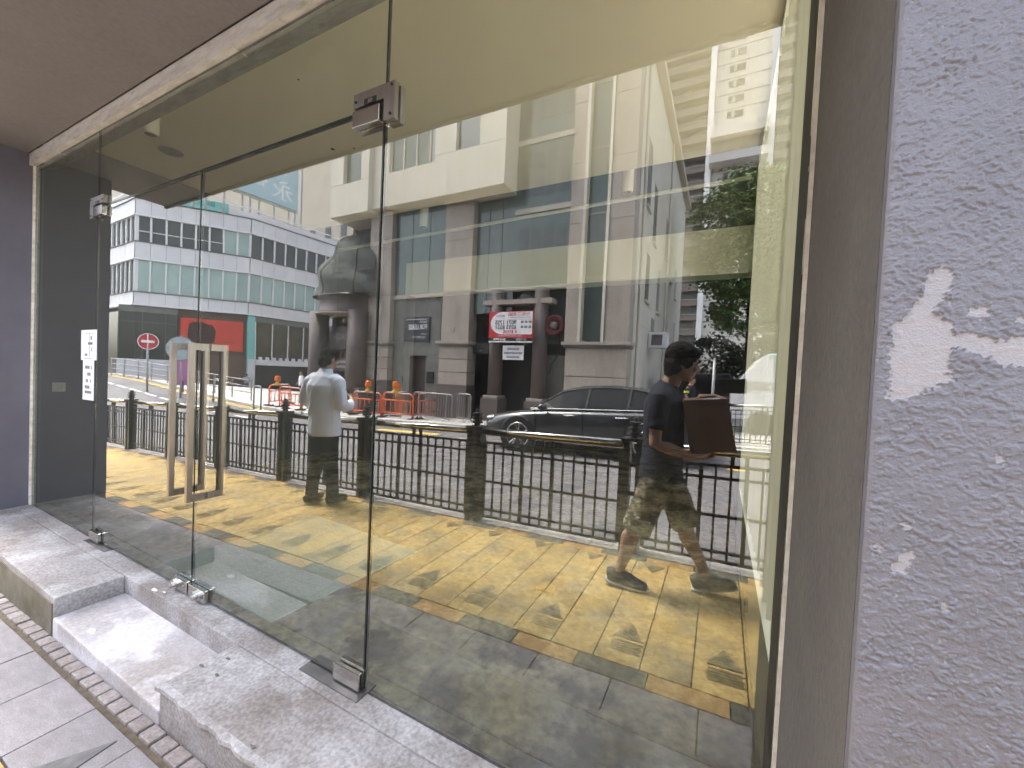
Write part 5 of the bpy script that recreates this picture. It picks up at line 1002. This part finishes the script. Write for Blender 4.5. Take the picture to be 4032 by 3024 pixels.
# ---- small figures across the street
def small(label, x, y, h, top, legs, skin, hairc, rz, long_hair=False, sleeves=True):
    t = thing('person', label, 'person', (0, 0, 0)); b = MB(); head(b, (0, .02, 1.6), (0, 1, 0)); rings(b, [((0, 0, .92), .15, .11), ((0, 0, 1.1), .13, .1), ((0, 0, 1.32), .16, .11), ((0, 0, 1.43), .1, .08), ((0, 0, 1.5), .055, .055)])
    for s in (-1, 1):
        ft = s * .12; limb(b, [((s * .08, 0, .92), .08), ((s * .09, ft * .6, .5), .055), ((s * .09, ft, .08), .04)]); limb(b, [((s * .09, ft - .03, .04), .04), ((s * .1, ft + .14, .035), .035)])
        limb(b, [((s * .17, 0, 1.4), .05), ((s * .22, -.02, 1.14), .04), ((s * .2, .12, .98), .03)]); hand(b, (s * .2, .12, .98), (0, .7, -.5), (-s, 0, 0), .4, .01)
    blob('body', b, skin, t, .013, 2)
    b = MB(); rings(b, [((0, 0, .86), .17, .13), ((0, 0, 1.1), .155, .125), ((0, 0, 1.32), .185, .13), ((0, 0, 1.42), .13, .095), ((0, 0, 1.46), .08, .07)], 18)
    if sleeves:
        for s in (-1, 1): limb(b, [((s * .13, 0, 1.4), .066), ((s * .2, -.01, 1.3), .06), ((s * .215, -.02, 1.2), .056)])
    blob('top', b, top, t, .013, 2)
    b = MB(); rings(b, [((0, 0, .82), .16, .125), ((0, 0, .96), .15, .115)])
    for s in (-1, 1): limb(b, [((s * .08, 0, .86), .095), ((s * .09, s * .07, .5), .072), ((s * .09, s * .12, .09), .06)])
    blob('trousers', b, legs, t, .013, 2); b = MB(); b.ell((0, -.0, 1.645), (.088, .105, .09), 14, 9)
    if long_hair: b.ell((0, -.06, 1.55), (.085, .06, .14), 12, 8)
    blob('hair', b, hairc, t, .012, 2)
    for s in (-1, 1): b = MB(); rings(b, [((s * .09, s * .12 - .07, .045), .035, .04), ((s * .095, s * .12, .05), .045, .05), ((s * .1, s * .12 + .16, .03), .035, .026)]); blob('shoe', b, m_blackshoe, t, .012, 1)
    t.location = (x, y, gz(x, y)); t.rotation_euler = (0, 0, rz); t.scale = (h / 1.73,) * 3; return t
m_greytop = M('grey top', (.42, .42, .45), rough=.9); m_tan = M('tan cloth', (.40, .24, .16), rough=.9)
small('small figure in a grey top and black trousers beside the slatted wall', -36.2, Y(20.3), 1.65, m_greytop, m_trous, m_skinl, m_hair, 2.3)
small('woman in a white top beyond the orange barriers', -19.95, Y(14), 1.58, m_shirt, m_trous, m_skinl, m_hair, 0, True, False)
small('man in a tan top standing beside the woman beyond the barriers', -19.2, Y(14.3), 1.78, m_tan, m_trous, m_skinl, m_hair, .3)
wkr = small('worker in dark clothes with a yellow armband across the road', -.75, Y(12.4), 1.68, m_navy, m_trous, m_skin, m_hair, -1.2)
wkr_b = part('armband', MB().lathe([(.075, 1.24), (.075, 1.29)], 14, (-.213, -.02, 0)), M('neon yellow', (.7, .75, .05)), None); wkr_b.parent = wkr
